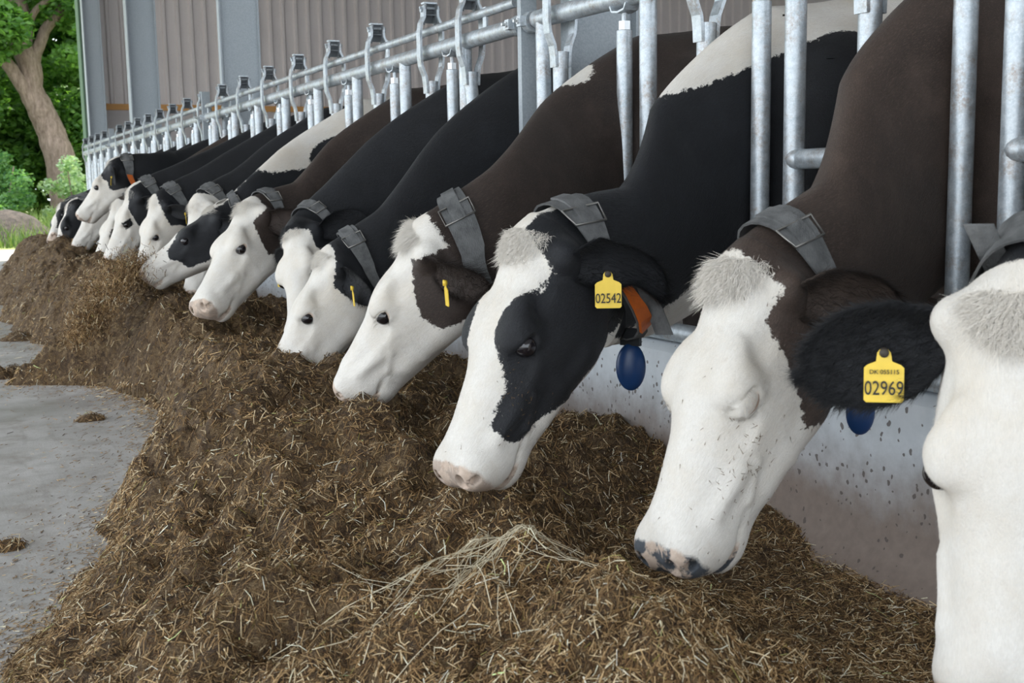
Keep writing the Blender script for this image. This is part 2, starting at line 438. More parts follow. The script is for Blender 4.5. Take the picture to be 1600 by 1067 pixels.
def make_template(hs, bs):
    """hs: voxel in the head region, bs: voxel on the trunk"""
    def axis(segs):
        out = [segs[0][0]]
        for a, b_, s0, s1 in segs:
            x = a
            while x < b_-1e-6:
                t = (x-a)/(b_-a); x = x + s0+(s1-s0)*t; out.append(x)
        return np.array(out)
    gx = axis([(-1.9, -.1, bs, bs), (-.1, .60, bs, hs*1.8), (.60, 1.40, hs, hs)])
    gyp = axis([(0, .135, hs, hs), (.135, .48, hs*1.5, bs)]); gy = np.concatenate([-gyp[:0:-1], gyp])
    gz = axis([(-.06, .70, bs, bs), (.70, 1.27, hs, hs), (1.27, 1.48, hs*1.5, bs)])
    D = np.full((len(gx), len(gy), len(gz)), .5, np.float32)
    # mirror-symmetric, so the work is done for y >= 0 and copied
    h0 = len(gyp)-1; gyh = gy[h0:]
    Dh = np.full((len(gx), len(gyh), len(gz)), .5, np.float32)
    for p in prims():
        head = p[7] if p[0] == 'c' else p[4]; sub = p[8] if p[0] == 'c' else p[5]; k = p[6] if p[0] == 'c' else p[3]
        if p[0] == 'c':
            _, a, ra, b_, rb, sy, *_x = p
            pts = np.array([a, b_]); rr = max(ra, rb)*max(1, sy)
        else:
            _, ce, r, *_x = p; pts = np.array([ce]); rr = r.max()
        if head: ptsr = np.array([h2r(q) for q in pts])
        else: ptsr = pts
        lo = ptsr.min(0)-rr-k*1.3-.01; hi = ptsr.max(0)+rr+k*1.3+.01
        s = [slice(max(0, np.searchsorted(g, l)-1), np.searchsorted(g, h)+1) for g, l, h in zip((gx, gyh, gz), lo, hi)]
        X, Y, Z = np.meshgrid(gx[s[0]], gyh[s[1]], gz[s[2]], indexing='ij')
        if X.size == 0: continue
        if head:
            dx, dy, dz = X-POLL0[0], Y-POLL0[1], Z-POLL0[2]
            X, Y, Z = dx*HA[0]+dz*HA[2], dy, dx*HN[0]+dz*HN[2]
        if p[0] == 'c':
            ba = (b_-a)*np.array([1, 1/sy, 1]); A = a*np.array([1, 1/sy, 1]); Ys = Y/sy
            px, py, pz = X-A[0], Ys-A[1], Z-A[2]
            t = np.clip((px*ba[0]+py*ba[1]+pz*ba[2])/(ba@ba), 0, 1)
            d = np.sqrt((px-t*ba[0])**2+(py-t*ba[1])**2+(pz-t*ba[2])**2)-(ra+(rb-ra)*t)
            d *= min(1, sy)
        else:
            q = np.sqrt(((X-ce[0])/r[0])**2+((Y-ce[1])/r[1])**2+((Z-ce[2])/r[2])**2)
            q2 = np.sqrt(((X-ce[0])/r[0]**2)**2+((Y-ce[1])/r[1]**2)**2+((Z-ce[2])/r[2]**2)**2)+1e-6
            d = q*(q-1)/q2
        d = d.astype(np.float32); cur = Dh[tuple(s)]
        if sub:
            h = np.clip(.5-.5*(cur+d)/k, 0, 1); Dh[tuple(s)] = cur+(-d-cur)*h+k*h*(1-h)
        else:
            h = np.clip(.5+.5*(d-cur)/k, 0, 1); Dh[tuple(s)] = d+(cur-d)*h-k*h*(1-h)
    D[:, h0:] = Dh; D[:, :h0+1] = Dh[:, ::-1]
    V, Q = surface_nets(D, gx, gy, gz)
    # keep it smooth
    E_ = np.concatenate([Q[:, [0, 1]], Q[:, [1, 2]], Q[:, [2, 3]], Q[:, [3, 0]]])
    for it, lam in ((0, .5), (1, -.35), (2, .5), (3, -.2)):
        acc = np.zeros_like(V); cnt = np.zeros(len(V))
        for a, c in ((0, 1), (1, 0)):
            for q in range(3): acc[:, q] += np.bincount(E_[:, a], V[E_[:, c], q], len(V))
            cnt += np.bincount(E_[:, a], minlength=len(V))
        V = V+lam*(acc/np.maximum(cnt, 1)[:, None]-V)
    # the trunk needs no fine grid: merge its vertices into coarser cells
    key = np.floor(V/np.array([.03, .026, .026])).astype(np.int64); kk = key[:, 0]*4000003+key[:, 1]*2003+key[:, 2]
    kk = np.where(V[:, 0] < -.02, kk, 10**14+np.arange(len(V)))
    _, inv = np.unique(kk, return_inverse=True); cnt = np.bincount(inv)
    V = np.stack([np.bincount(inv, V[:, q])/cnt for q in range(3)], 1); Q = inv[Q]
    same = (Q[:, 0] == Q[:, 1]).astype(int)+(Q[:, 1] == Q[:, 2])+(Q[:, 2] == Q[:, 3])+(Q[:, 3] == Q[:, 0])
    cross = (Q[:, 0] == Q[:, 2]) | (Q[:, 1] == Q[:, 3])
    F4 = Q[(same == 0) & ~cross]; T = Q[(same == 1) & ~cross]
    a = np.where(T[:, 0] == T[:, 1], 1, np.where(T[:, 1] == T[:, 2], 2, np.where(T[:, 2] == T[:, 3], 3, 0)))
    T = np.stack([T[np.arange(len(T)), (a+i) % 4] for i in range(3)], 1)
    E_ = np.concatenate([F4[:, [0, 1]], F4[:, [1, 2]], F4[:, [2, 3]], F4[:, [3, 0]], T[:, [0, 1]], T[:, [1, 2]], T[:, [2, 0]]])
    tr = V[:, 0] < .03
    for lam in (.5, .5, -.3, .5):
        acc = np.zeros_like(V); cnt = np.zeros(len(V))
        for a, c in ((0, 1), (1, 0)):
            for q in range(3): acc[:, q] += np.bincount(E_[:, a], V[E_[:, c], q], len(V))
            cnt += np.bincount(E_[:, a], minlength=len(V))
        V = np.where((tr & (cnt > 0))[:, None], V+lam*(acc/np.maximum(cnt, 1)[:, None]-V), V)
    return V, F4, T

def ear_geo(side, out, back, up, twist, L=.215, W=.066, opn=None, ns=18, nv=12):
    """a cupped leaf; direction given in the head frame (back = towards the neck, up = along the forehead normal)"""
    base = np.array([.042, side*.098, -.088])
    d = np.array([-back, side*out, up], float); d /= np.linalg.norm(d)
    op = np.array([.55, side*.80, .1]) if opn is None else np.array(opn, float); op = op-d*(op@d); op /= np.linalg.norm(op)      # side the cup opens to
    wv = np.cross(d, op)
    c, s_ = math.cos(twist), math.sin(twist); op, wv = c*op+s_*wv, c*wv-s_*op
    V = []
    for layer in (0, 1):
        for i in range(ns):
            s = i/(ns-1)
            wd = W*(.50+.50*math.sin(math.pi*min(1, s*1.25)**.9*.55+.0))*math.sqrt(max(0., 1-((s-.42)/.58)**2) if s > .42 else 1) + .002
            wd *= .62+.38*min(1, s/.3)
            cup = .55*(1-s*.55)
            for j in range(nv):
                a = (j/(nv-1)-.5)*2
                ang = a*1.25*(1.25-s*.7)
                x = wd*math.sin(ang)/math.sin(min(1.57, 1.25*(1.25-s*.7))); z = wd*(1-math.cos(ang))*cup*1.5
                p = base-d*.02+d*(s*L)+wv*x+op*(z-.012-.05*s*s*0)
                nrm = (op*math.cos(ang)-wv*math.sin(ang))
                th = .0055*(1-.5*s)*(1-abs(a)**4*.7)
                V.append(p+nrm*(th if layer else -th) - np.array([0, 0, .02*s*s]))
    Q = []; N = ns*nv
    for i in range(ns-1):
        for j in range(nv-1):
            a = i*nv+j; Q.append([a, a+1, a+nv+1, a+nv]); Q.append([N+a+nv, N+a+nv+1, N+a+1, N+a])
    for i in range(ns-1):
        for j in (0, nv-1):
            a = i*nv+j; q = [a, a+nv, N+a+nv, N+a]; Q.append(q if j == 0 else q[::-1])
    for j in range(nv-1):
        for i in (0, ns-1):
            a = i*nv+j; q = [a, N+a, N+a+1, a+1]; Q.append(q if i == 0 else q[::-1])
    V = np.array(V); Q = np.array(Q)
    if side < 0: Q = Q[:, ::-1]
    inner = np.zeros(len(V)); inner[N:] = 1
    return V, Q, inner, base, d, op, wv

# ------------------------------------------------------------------ posing
def quat_of(R): return Matrix(R.tolist()).to_quaternion()
class Pose:
    """body rigid, neck swept along a curve, head rigid and flexed at the poll"""
    def __init__(s, poll, a, n, sc, base, npitch=0., drop=45., tl=(.30, .36)):
        a = np.array(a, float); a /= np.linalg.norm(a); n = np.array(n, float); n -= a*(a@n); n /= np.linalg.norm(n)
        s.RHw = np.stack([a, np.cross(n, a), n], 1); s.poll = np.array(poll, float)
        s.RB = np.array([[-1., 0, 0], [0, -1, 0], [0, 0, 1]]); s.base = np.array(base, float)
        s.sc = sc; s.R1 = s.RHw @ RH0.T
        s.c0 = s.base + s.RB @ np.array([0, 0, ZN])
        s.c1 = s.poll + sc*s.R1 @ (np.array([LN, 0, ZN])-POLL0)
        hd = s.c1-s.c0; hd[2] = 0; hd /= np.linalg.norm(hd); ha = s.R1[:, 0].copy(); ha[2] = 0; hd = hd+.35*ha/np.linalg.norm(ha); hd /= np.linalg.norm(hd)
        p = math.radians(npitch); z = np.array([0, 0, 1.]); xn = math.cos(p)*hd+math.sin(p)*z; zn = -math.sin(p)*hd+math.cos(p)*z
        s.RN = np.stack([xn, np.cross(zn, xn), zn], 1)
        dr = math.radians(drop); t0 = s.RB @ np.array([math.cos(dr), 0, -math.sin(dr)])
        L = np.linalg.norm(s.c1-s.c0); s.t0 = t0*L*tl[0]*3; s.t1 = xn*L*tl[1]*3
        def tab(A, B_):
            q0, q1 = quat_of(A), quat_of(B_)
            if q0.dot(q1) < 0: q1 = -q1
            return np.array([q0.slerp(q1, i/64).to_matrix() for i in range(65)])
        # the middle of the neck leans with the curve
        md = math.radians(30); xm = math.cos(md)*np.array([-1., 0, 0])-math.sin(md)*z; zm = math.sin(md)*np.array([-1., 0, 0])+math.cos(md)*z
        RM = np.stack([xm, np.cross(zm, xm), zm], 1)
        s.keys = [0., .38, .80, 1.]; s.tabs = [tab(s.RB, RM), tab(RM, s.RN), tab(s.RN, s.R1)]
    def __call__(s, P):
        P = np.asarray(P, float); u = np.clip(P[:, 0]/LN, 0, 1)
        o = P.copy(); o[:, 0] -= u*LN; o[:, 2] -= ZN
        h = np.stack([2*u**3-3*u**2+1, u**3-2*u**2+u, -2*u**3+3*u**2, u**3-u**2], 1)
        c = h[:, :1]*s.c0+h[:, 1:2]*s.t0+h[:, 2:3]*s.c1+h[:, 3:4]*s.t1
        R = np.zeros((len(P), 3, 3))
        for q in range(3):
            a, b_ = s.keys[q], s.keys[q+1]; m = (u >= a) & (u <= b_) if q == 0 else (u > a) & (u <= b_)
            t = (u[m]-a)/(b_-a); t = t*t*(3-2*t) if q != 1 else t; f = t*64; i = np.minimum(f.astype(int), 63); f = (f-i)[:, None, None]
            R[m] = s.tabs[q][i]*(1-f)+s.tabs[q][i+1]*f
        w = np.clip((u-.5)/.5, 0, 1)
        return c+np.einsum('nij,nj->ni', R, o)*(1+(s.sc-1)*w)[:, None]
    def head(s, p): return s.poll + s.sc*(np.asarray(p, float) @ s.RHw.T)

TF = make_template(.0054, .028)
TC = make_template(.0088, .032)
print('template', len(TF[0]), len(TC[0]))
POSES = {
0:((-0.598,1.067,0.727),(-0.231,-0.164,-0.959),(-0.705,-0.651,0.282),1.000),
1:((-0.621,1.685,0.742),(-0.441,-0.114,-0.890),(-0.897,0.039,0.439),1.000),
2:((-0.764,2.235,0.785),(-0.459,-0.126,-0.880),(-0.881,-0.065,0.469),1.000),
3:((-0.774,2.814,0.788),(-0.356,0.474,-0.805),(-0.766,0.345,0.542),0.952),
4:((-0.740,3.750,0.677),(-0.494,0.086,-0.865),(-0.842,0.200,0.501),0.900),
5:((-0.660,4.435,0.748),(-0.206,-0.563,-0.801),(-0.826,-0.339,0.450),0.864),
6:((-0.723,4.920,0.831),(-0.559,-0.380,-0.737),(-0.761,-0.119,0.638),0.953),
7:((-0.714,5.561,0.809),(-0.810,0.114,-0.575),(-0.563,0.122,0.817),0.840),
8:((-0.666,6.321,0.831),(-0.189,-0.205,-0.960),(-0.927,-0.285,0.243),0.915),
9:((-0.758,7.000,0.853),(-0.318,0.025,-0.948),(-0.933,-0.187,0.308),0.878),
10:((-0.793,7.632,0.911),(-0.422,0.099,-0.901),(-0.905,-0.105,0.412),0.870),
11:((-0.803,8.265,0.824),(-0.448,-0.163,-0.879),(-0.870,-0.148,0.470),0.903),
12:((-0.732,8.865,1.121),(-0.590,0.193,-0.784),(-0.731,0.285,0.620),0.863),
13:((-0.769,9.586,0.860),(-0.538,-0.011,-0.843),(-0.842,0.056,0.536),0.789),
14:((-0.917,10.215,0.806),(-0.402,-0.209,-0.891),(-0.913,0.025,0.406),0.872),
15:((-0.927,10.860,0.794),(-0.335,-0.777,-0.533),(-0.853,0.010,0.522),0.882),
}
Y0, PITCH = 1.087, .65
def stall(k): return Y0+PITCH*k
BASE = {}
for k in POSES: BASE[k] = (.115, stall(k)+.145+{3: -.03, 4: .035, 11: -.03, 12: .035}.get(k, 0), -.02)
NP = {0: -5., 1: -5., 2: 13., 3: -20., 4: -12., 5: -30., 6: 8., 7: -30., 12: 8.}
POSE = {k: Pose(*POSES[k], BASE[k], NP.get(k, -12.), 20., (.30, .22 if k in (4, 6) else .36)) for k in POSES}

# ------------------------------------------------------------------ cow coats
def m_coat(name, dark, dark2, white=(.80, .765, .71), gloss=.5, hair=False):
    k = NT(name); rest = k.attr('rest').outputs['Vector']; sd = k.attr('sd').outputs['Fac']; skin = k.attr('skin').outputs['Fac']; spot = k.attr('mott').outputs['Fac']
    f1 = k.noise(60, 3, .6, rest); f2 = k.noise(260, 3, .6, rest)
    v = k.math('ADD', sd, k.math('ADD', k.math('MULTIPLY', k.math('SUBTRACT', f1, .5), .030), k.math('MULTIPLY', k.math('SUBTRACT', f2, .5), .014)))
    isd = k.map(v, -.0018, .0018)
    big = k.noise(5, 4, .6, rest); fine = k.noise(1.0, 3, .65, k.scalev(rest, (60, 420, 420)))
    dk = k.mix(k.map(big, .3, .7), dark, dark2); dk = k.mix(k.math('MULTIPLY', fine, .55), dk, tuple(x*.40 for x in dark))
    dk = k.mix(k.math('MULTIPLY', k.map(k.noise(1.0, 3, .7, k.scalev(rest, (150, 600, 600))), .52, .72), .5), dk, tuple(min(1, x*2.3) for x in dark2))
    dk = k.mix(k.math('MULTIPLY', k.map(k.noise(13, 4, .6, rest), .5, .75), .35), dk, tuple(x*1.7 for x in dark2))
    wb = k.noise(7, 5, .65, rest)
    wh = k.mix(k.map(wb, .42, .72), white, tuple(a*b for a, b in zip(white, (.90, .85, .78))))
    wh = k.mix(k.math('MULTIPLY', k.map(fine, .45, .75), .45), wh, tuple(a*.78 for a in white))
    dirt = k.noise(16, 6, .75, rest); wh = k.mix(k.math('MULTIPLY', k.map(dirt, .60, .78), .45), wh, (.50, .40, .30))
    lay = k.noise(1.0, 4, .65, k.scalev(rest, (40, 170, 170)), 1.2)
    wh = k.mix(k.math('MULTIPLY', k.map(lay, .42, .66), .30), wh, tuple(a*b for a, b in zip(white, (.80, .77, .73))))
    c = k.mix(isd, wh, dk)
    m1 = k.noise(40, 5, .7, rest)
    pk = k.mix(k.map(m1, .35, .65), (.54, .41, .32), (.68, .55, .45))
    pk = k.mix(k.math('MULTIPLY', k.map(k.noise(24, 4, .6, rest), .46, .52), spot), pk, (.075, .085, .10))
    c = k.mix(k.map(k.math('ADD', skin, k.math('MULTIPLY', k.math('SUBTRACT', m1, .5), .7)), .4, .6), c, pk)
    k.col(c); k.set(k.mix(isd, (.72,)*3, (gloss,)*3)); 
    k.b.inputs['Sheen Weight'].default_value = .05; k.b.inputs['Sheen Roughness'].default_value = .4
    k.b.inputs['Specular IOR Level'].default_value = .35
    if hair:
        tr = k.n('ShaderNodeBsdfTranslucent'); k.l(c, tr.inputs[0]); mx = k.n('ShaderNodeMixShader'); mx.inputs[0].default_value = .12
        k.l(k.b.outputs[0], mx.inputs[1]); k.l(tr.outputs[0], mx.inputs[2]); k.l(mx.outputs[0], k.out.inputs[0]); return k.m
    fur = k.noise(1.0, 4, .7, k.scalev(rest, (110, 520, 520)), .6)
    k.bump(k.math('ADD', k.math('ADD', k.math('ADD', k.math('MULTIPLY', fur, 1.3), k.math('MULTIPLY', lay, 1.4)), k.math('MULTIPLY', f2, .5)), k.math('MULTIPLY', big, 1.5)), .42, .005); return k.m
DK = {'black': ((.007, .0078, .010), (.016, .0175, .0215)), 'brown': ((.040, .027, .021), (.085, .060, .048)), 'dbrown': ((.030, .021, .017), (.062, .044, .036))}
COAT = {c: m_coat('coat_'+c, *v) for c, v in DK.items()}
HAIRM = {c: m_coat('hair_'+c, *v, white=(.98, .93, .85), hair=True) for c, v in DK.items()}

def sd_poly(p, poly):
    poly = np.array(poly, float); d = np.full(len(p), 1e9); ins = np.zeros(len(p), bool); n = len(poly)
    for i in range(n):
        a, b_ = poly[i], poly[(i+1) % n]; e = b_-a; w_ = p-a
        t = np.clip((w_ @ e)/(e @ e+1e-12), 0, 1); q = w_-t[:, None]*e
        d = np.minimum(d, (q**2).sum(1))
        c = (a[1] <= p[:, 1]) != (b_[1] <= p[:, 1])
        if abs(e[1]) > 1e-12: ins ^= c & (p[:, 0] < a[0]+(p[:, 1]-a[1])/e[1]*e[0])
    d = np.sqrt(d); return np.where(ins, d, -d)
def sd_ell(P, c, r):
    q = (P-np.array(c))/np.array(r); l = np.linalg.norm(q, axis=1); return (1-l)*min(r)
BIG = [(-3, -3), (-3, 2)]           # closes a patch around the whole neck and trunk
NECK_ALL = BIG + [(-.035, 1.0), (-.03, .02), (.045, -.045), (.10, -.05), (.15, -.10), (.20, -.15), (.245, -.19), (.22, -.235), (.175, -.30), (.16, -3)]

SPEC = {
 # darks: polygons (along the face, out of the forehead) of dark hair; rdarks: other side; blaze: white stripe half-widths; wb: white ellipsoids in body space; db: dark ones
 0: dict(c='black', darks=[BIG+[(-.06, 1.), (-.05, -.06), (-.02, -.2), (-.1, -3)]], ear=('dark', 'dark'), label='white faced cow at the right edge with a black ear and yellow tag 02969'),
 1: dict(c='brown', darks=[NECK_ALL], ear=('dark', 'dark'), label='brown cow with a broad white face and closed eye, nearest whole head in the row', mott=1.),
 2: dict(c='black', darks=[BIG+[(-.02, 1), (.02, .05), (.08, -.02), (.17, .02), (.23, .02), (.34, .0), (.42, -.04), (.445, -.09), (.43, -.135), (.36, -.165), (.30, -.215), (.24, -.225), (.18, -.25), (.05, -.32), (-.1, -.36), (-.3, -.42), (-.45, -.7), (-.5, -3)]],
         blaze=[(-.1, .01), (.0, .03), (.06, .095), (.12, .085), (.18, .06), (.24, .052), (.34, .075), (.43, .10), (.6, .2)], blazez=-.055,
         wb=[((.05, 0, 1.37), (.24, .30, .14)), ((-.28, 0, 1.42), (.40, .30, .18)), ((-1.3, .1, 1.2), (.3, .5, .3))], db=[((-.75, -.05, 1.38), (.30, .22, .12))], ear=('dark', 'dark'), label='black cow with a white blaze down the face and yellow ear tag 02542'),
 3: dict(c='dbrown', darks=[BIG+[(-.05, 1), (-.045, -.03), (-.02, -.10), (.06, -.035), (.11, -.07), (.15, -.10), (.185, -.14), (.19, -.20), (.15, -.235), (.05, -.3), (.0, -3)]], ear=('dark', 'dark'),
         wb=[((.16, .0, 1.31), (.04, .05, .05)), ((-1.1, .0, 1.4), (.10, .4, .3))], label='dark brown cow with a curly white forelock and plain white face'),
 4: dict(c='black', darks=[BIG+[(-.05, 1), (-.03, -.02), (.03, -.05), (.10, -.08), (.11, -.16), (.10, -.3), (.1, -3)]], ear=('dark', 'dark'), label='black cow with a bent white head and black tagged ear, left of the curly one'),
 5: dict(c='black', darks=[BIG+[(-.02, 1), (.03, .03), (.05, -.03), (.13, -.07), (.16, -.16), (.12, -3)]], ear=('dark', 'dark'), label='black cow with a dark poll turning its white forehead to the camera'),
 6: dict(c='dbrown', darks=[BIG+[(-.05, 1), (-.05, -.03), (.02, -.055), (.09, -.04), (.15, -.10), (.19, -.17), (.14, -.22), (.03, -.3), (.0, -3)]], ear=('dark', 'dark'), label='brown necked cow with a white face lifting its pink muzzle over the feed'),
 7: dict(c='black', darks=[[(.02, .0), (.10, .012), (.17, .02), (.24, .015), (.29, -.015), (.355, -.035), (.375, -.08), (.34, -.12), (.325, -.18), (.24, -.205), (.14, -.225), (.02, -.25), (-.2, -.3), (-.45, -.35), (-.45, -.05), (-.1, -.02)], BIG+[(-.55, 1), (-.40, .03), (-.35, -.1), (-.35, -3)]],
         rdarks=[BIG+[(-.05, 1), (.05, -.1), (.1, -3)]], wb=[((.12, 0, 1.26), (.40, .26, .15)), ((-.5, 0, 1.40), (.6, .4, .2))], db=[((.17, .1, 1.13), (.12, .1, .10))], ear=('dark', 'dark'),
         label='cow with one big black patch over the eye of its white face'),
 8: dict(c='black', darks=[BIG+[(-.08, 1), (-.06, -.1), (.0, -.2), (.05, -3)]], ear=('white', 'white'), label='cow with a white poll mostly hidden behind the head with the black eye patch'),
 9: dict(c='black', darks=[BIG+[(-.04, 1), (-.03, .0), (.03, -.02), (.09, -.07), (.14, -.12), (.12, -.20), (.1, -3)]], ear=('dark', 'dark'), label='white faced cow with a brownish rimmed eye and black ear, third from the raised head'),
 10: dict(c='black', darks=[BIG+[(-.04, 1), (.0, .02), (.09, .015), (.16, -.05), (.21, -.12), (.22, -.17), (.15, -.25), (.1, -3)], [(.25, -.015), (.19, -.05), (.22, -.09), (.28, -.07)]], blaze=[(-.1, .02), (.03, .035), (.1, .06), (.2, .1)], blazez=-.05, ear=('dark', 'dark'),
          label='black and white cow with a small black spot around the eye'),
 11: dict(c='dbrown', darks=[BIG+[(-.05, 1), (-.03, -.05), (.05, -.12), (.12, -.2), (.1, -3)], [(.225, -.01), (.19, -.05), (.20, -.11), (.26, -.13), (.31, -.10), (.29, -.05)]], ear=('dark', 'dark'), label='white faced cow with a brown patch around the eye'),
 12: dict(c='black', darks=[BIG+[(-.02, 1), (.02, .04), (.11, .05), (.16, -.05), (.15, -.09), (.19, -.14), (.185, -.18), (.13, -.215), (.05, -.3), (.0, -3)]], blaze=[(-.2, .03), (.0, .05), (.1, .03), (.2, .05), (.4, .2)], blazez=-.02, ear=('dark', 'dark'), label='black necked cow holding its white face up above the others'),
 13: dict(c='black', darks=[BIG+[(-.05, 1), (-.03, -.05), (.08, -.2), (.1, -3)]], ear=('white', 'white'), label='white headed cow with muzzle on the feed below the raised head'),
 14: dict(c='black', darks=[BIG+[(-.02, 1), (.02, .05), (.3, .05), (.40, -.06), (.36, -.14), (.30, -.3), (.2, -3)]], blaze=[(-.1, .03), (.0, .04), (.2, .05), (.4, .08)], blazez=-.05, ear=('dark', 'dark'), label='black faced cow with a narrow white blaze near the far end'),
 15: dict(c='black', darks=[BIG+[(-.02, 1), (.02, .05), (.3, .05), (.45, -.06), (.45, -.2), (.30, -.4), (.2, -3)]], blaze=[(-.1, .02), (.0, .04), (.2, .05), (.4, .06)], blazez=-.05, ear=('dark', 'dark'), label='farthest cow of the row, black with white on the forehead, beside the meadow'),
}
EARS = {  # left / right ear direction in the head frame (toward nose, out, out of forehead), twist
 0: ((-.05, .16, -.12), (.075, .20, -.03)), 1: ((-.11, .12, -.20), (-.06, .14, -.10)), 2: ((-.12, .13, -.17), (-.06, .14, -.10)), 3: ((-.05, .16, -.10), (-.06, .14, -.1)),
 4: ((.03, .15, -.08), (-.05, .14, -.1)), 5: ((-.05, .16, -.06), (.03, .17, -.10)), 6: ((-.02, .13, -.13), (-.05, .14, -.1)), 9: ((-.02, .16, -.10), (-.05, .14, -.1)), 12: ((.06, .16, -.06), (.0, .14, -.1)) }

def coat_sd(P, Hc, sp):
    sd = np.full(len(P), -.12)
    yz = Hc[:, [0, 2]]
    for q in sp['darks']: 
        s_ = sd_poly(yz, q)
        if 'rdarks' in sp: s_ = np.minimum(s_, np.where(Hc[:, 1] > 0, 1., -1.)*np.maximum(np.abs(Hc[:, 1]), .0)+0*s_)
        sd = np.maximum(sd, s_)
    for q in sp.get('rdarks', []): sd = np.maximum(sd, np.minimum(sd_poly(yz, q), -Hc[:, 1]))
    if 'blaze' in sp:
        bx, bw = np.array(sp['blaze']).T; wbl = np.interp(Hc[:, 0], bx, bw)
        bl = np.minimum(np.minimum(wbl-np.abs(Hc[:, 1]), Hc[:, 2]-sp['blazez']), Hc[:, 0]-bx[0]+.0)
        sd = np.minimum(sd, -bl)
    for c, r in sp.get('wb', []): sd = np.minimum(sd, -sd_ell(P, c, r))
    for c, r in sp.get('db', []): sd = np.maximum(sd, sd_ell(P, c, r))
    return np.clip(sd, -.15, .15)
def sstep(x, a, b_):
    t = np.clip((x-a)/(b_-a), 0, 1); return t*t*(3-2*t)

def strands(roots, dirs, length, width, curl=None, segs=1):
    """tapering three-sided hairs; returns V, T and index of the root for each vertex"""
    n = len(roots); L = np.broadcast_to(length, (n,))[:, None]
    d = dirs/np.linalg.norm(dirs, axis=1)[:, None]
    r = rng.normal(size=(n, 3)); a = np.cross(d, r); a /= np.linalg.norm(a, axis=1)[:, None]; b_ = np.cross(d, a)
    w_ = np.broadcast_to(width, (n,))[:, None]*.5
    rings = []
    for s in range(segs):
        t = s/segs; c = roots+d*L*t + (curl*L*t*t if curl is not None else 0)
        for k in range(3):
            an = 2*math.pi*k/3; rings.append(c+(a*math.cos(an)+b_*math.sin(an))*w_*(1-.35*t))
    tip = roots+d*L+(curl*L if curl is not None else 0)
    nv = 3*segs+1
    V = np.stack(rings+[tip], 1).reshape(-1, 3); base = (np.arange(n)*nv)[:, None]
    T = []
    for s in range(segs-1):
        for k in range(3):
            p, q = 3*s+k, 3*s+(k+1) % 3; T += [[p, q, q+3], [p, q+3, p+3]]
    for k in range(3): T.append([3*(segs-1)+k, 3*(segs-1)+(k+1) % 3, nv-1])
    T = (base[:, :, None]+np.array(T)[None]).reshape(-1, 3)
    return V, T, np.repeat(np.arange(n), nv)

def text_mesh(body, size, mat, depth=.0006):
    cu = bpy.data.curves.new('tag_text', 'FONT'); cu.body = body; cu.size = size; cu.align_x = 'CENTER'; cu.align_y = 'CENTER'; cu.extrude = depth; cu.resolution_u = 3
    t = bpy.data.objects.new('tmp_text', cu); COL.objects.link(t); bpy.context.view_layer.update()
    me = bpy.data.meshes.new_from_object(t.evaluated_get(bpy.context.evaluated_depsgraph_get()))
    bpy.data.objects.remove(t); me.name = 'tag_text'; me.materials.clear(); me.materials.append(mat); return me

def ear_tag(cow, P, normal, w_, h_, number=None, top=None):
    """yellow flag tag hanging down from the ear at P; normal points the printed side"""
    n = np.array(normal, float); up = np.array([0, 0, 1.]); n -= up*(n@up)*.8; n /= np.linalg.norm(n)
    right = np.cross(up, n); right /= np.linalg.norm(right); up2 = np.cross(n, right)
    # outline: rounded flag with a narrow neck and a stud
    o = [(-.5, -.95), (-.44, -1.0), (.44, -1.0), (.5, -.95), (.5, -.30), (.42, -.24), (.2, -.17), (.17, .0), (.10, .07), (-.10, .07), (-.17, .0), (-.2, -.17), (-.42, -.24), (-.5, -.30)]
    pts = [np.array([x*w_, y*h_]) for x, y in o]; m_ = len(pts); V = []
    for t in (.0011, -.0011): V += [P+right*p[0]+up2*p[1]+n*(t+.006*math.sin(max(0, -p[1]/h_)*2)) for p in pts]
    V = np.array(V); me = bpy.data.meshes.new('ear_tag')
    me.from_pydata([tuple(v) for v in V], [], [list(range(m_))[::-1], list(range(m_, 2*m_))]+[[i, (i+1) % m_, m_+(i+1) % m_, m_+i] for i in range(m_)])
    me.materials.append(TAGY); tg = obj('ear_tag', me, cow); tg['label'] = 'yellow plastic ear tag'
    b = MB(); b.tube([P-n*.004, P+n*.006], [.008, .0065], 14); b.build('stud', TAGY if not number else m_plain('dark_stud', (.05, .04, .03)), tg, True)
    R = Matrix([list(r) for r in np.stack([right, up2, n], 1)]).to_4x4()
    for tx, sz, yy in ((number, .40, -.72), (top, .16, -.38)):
        if not tx: continue
        tm_ = text_mesh(tx, sz*w_ if not tx == number else .46*w_, INK); t = obj('tag_number', tm_, tg)
        t.matrix_local = Matrix.Translation(Vector(P+up2*yy*h_+n*.0078)) @ R @ Matrix.Diagonal((.86 if tx == number else 1, 1.15 if tx == number else 1, 1, 1))
    return tg

def neck_ring(V, xs_top, xs_bot, n=40, drop=.045, extra=.004):
    """points of a collar lying on the neck, in rest coordinates; angle 0 = left, 90 = top"""
    out = []; c = np.array([0, ZN])
    yy, zz = V[:, 1], V[:, 2]-ZN; ang = np.arctan2(zz, yy); rad = np.hypot(yy, zz)
    for i in range(n):
        t = 2*math.pi*i/n; f = (1-math.sin(t))/2; X = xs_top+(xs_bot-xs_top)*f
        da = np.abs((ang-t+math.pi) % (2*math.pi)-math.pi)
        m = (np.abs(V[:, 0]-X) < .03) & (da < .18)
        out.append((X, rad[m].max() if m.any() else np.nan, t))
    r = np.array([o[1] for o in out]); r = np.where(np.isnan(r), np.nanmean(r), r)
    for _ in range(3): r = .5*r+.25*np.roll(r, 1)+.25*np.roll(r, -1)
    pts = []
    for (X, _, t), rr in zip(out, r):
        rr = rr+extra+drop*max(0, -math.sin(t))**2
        pts.append((X+.02*max(0, -math.sin(t)), rr*math.cos(t), ZN+rr*math.sin(t)))
    return np.array(pts)

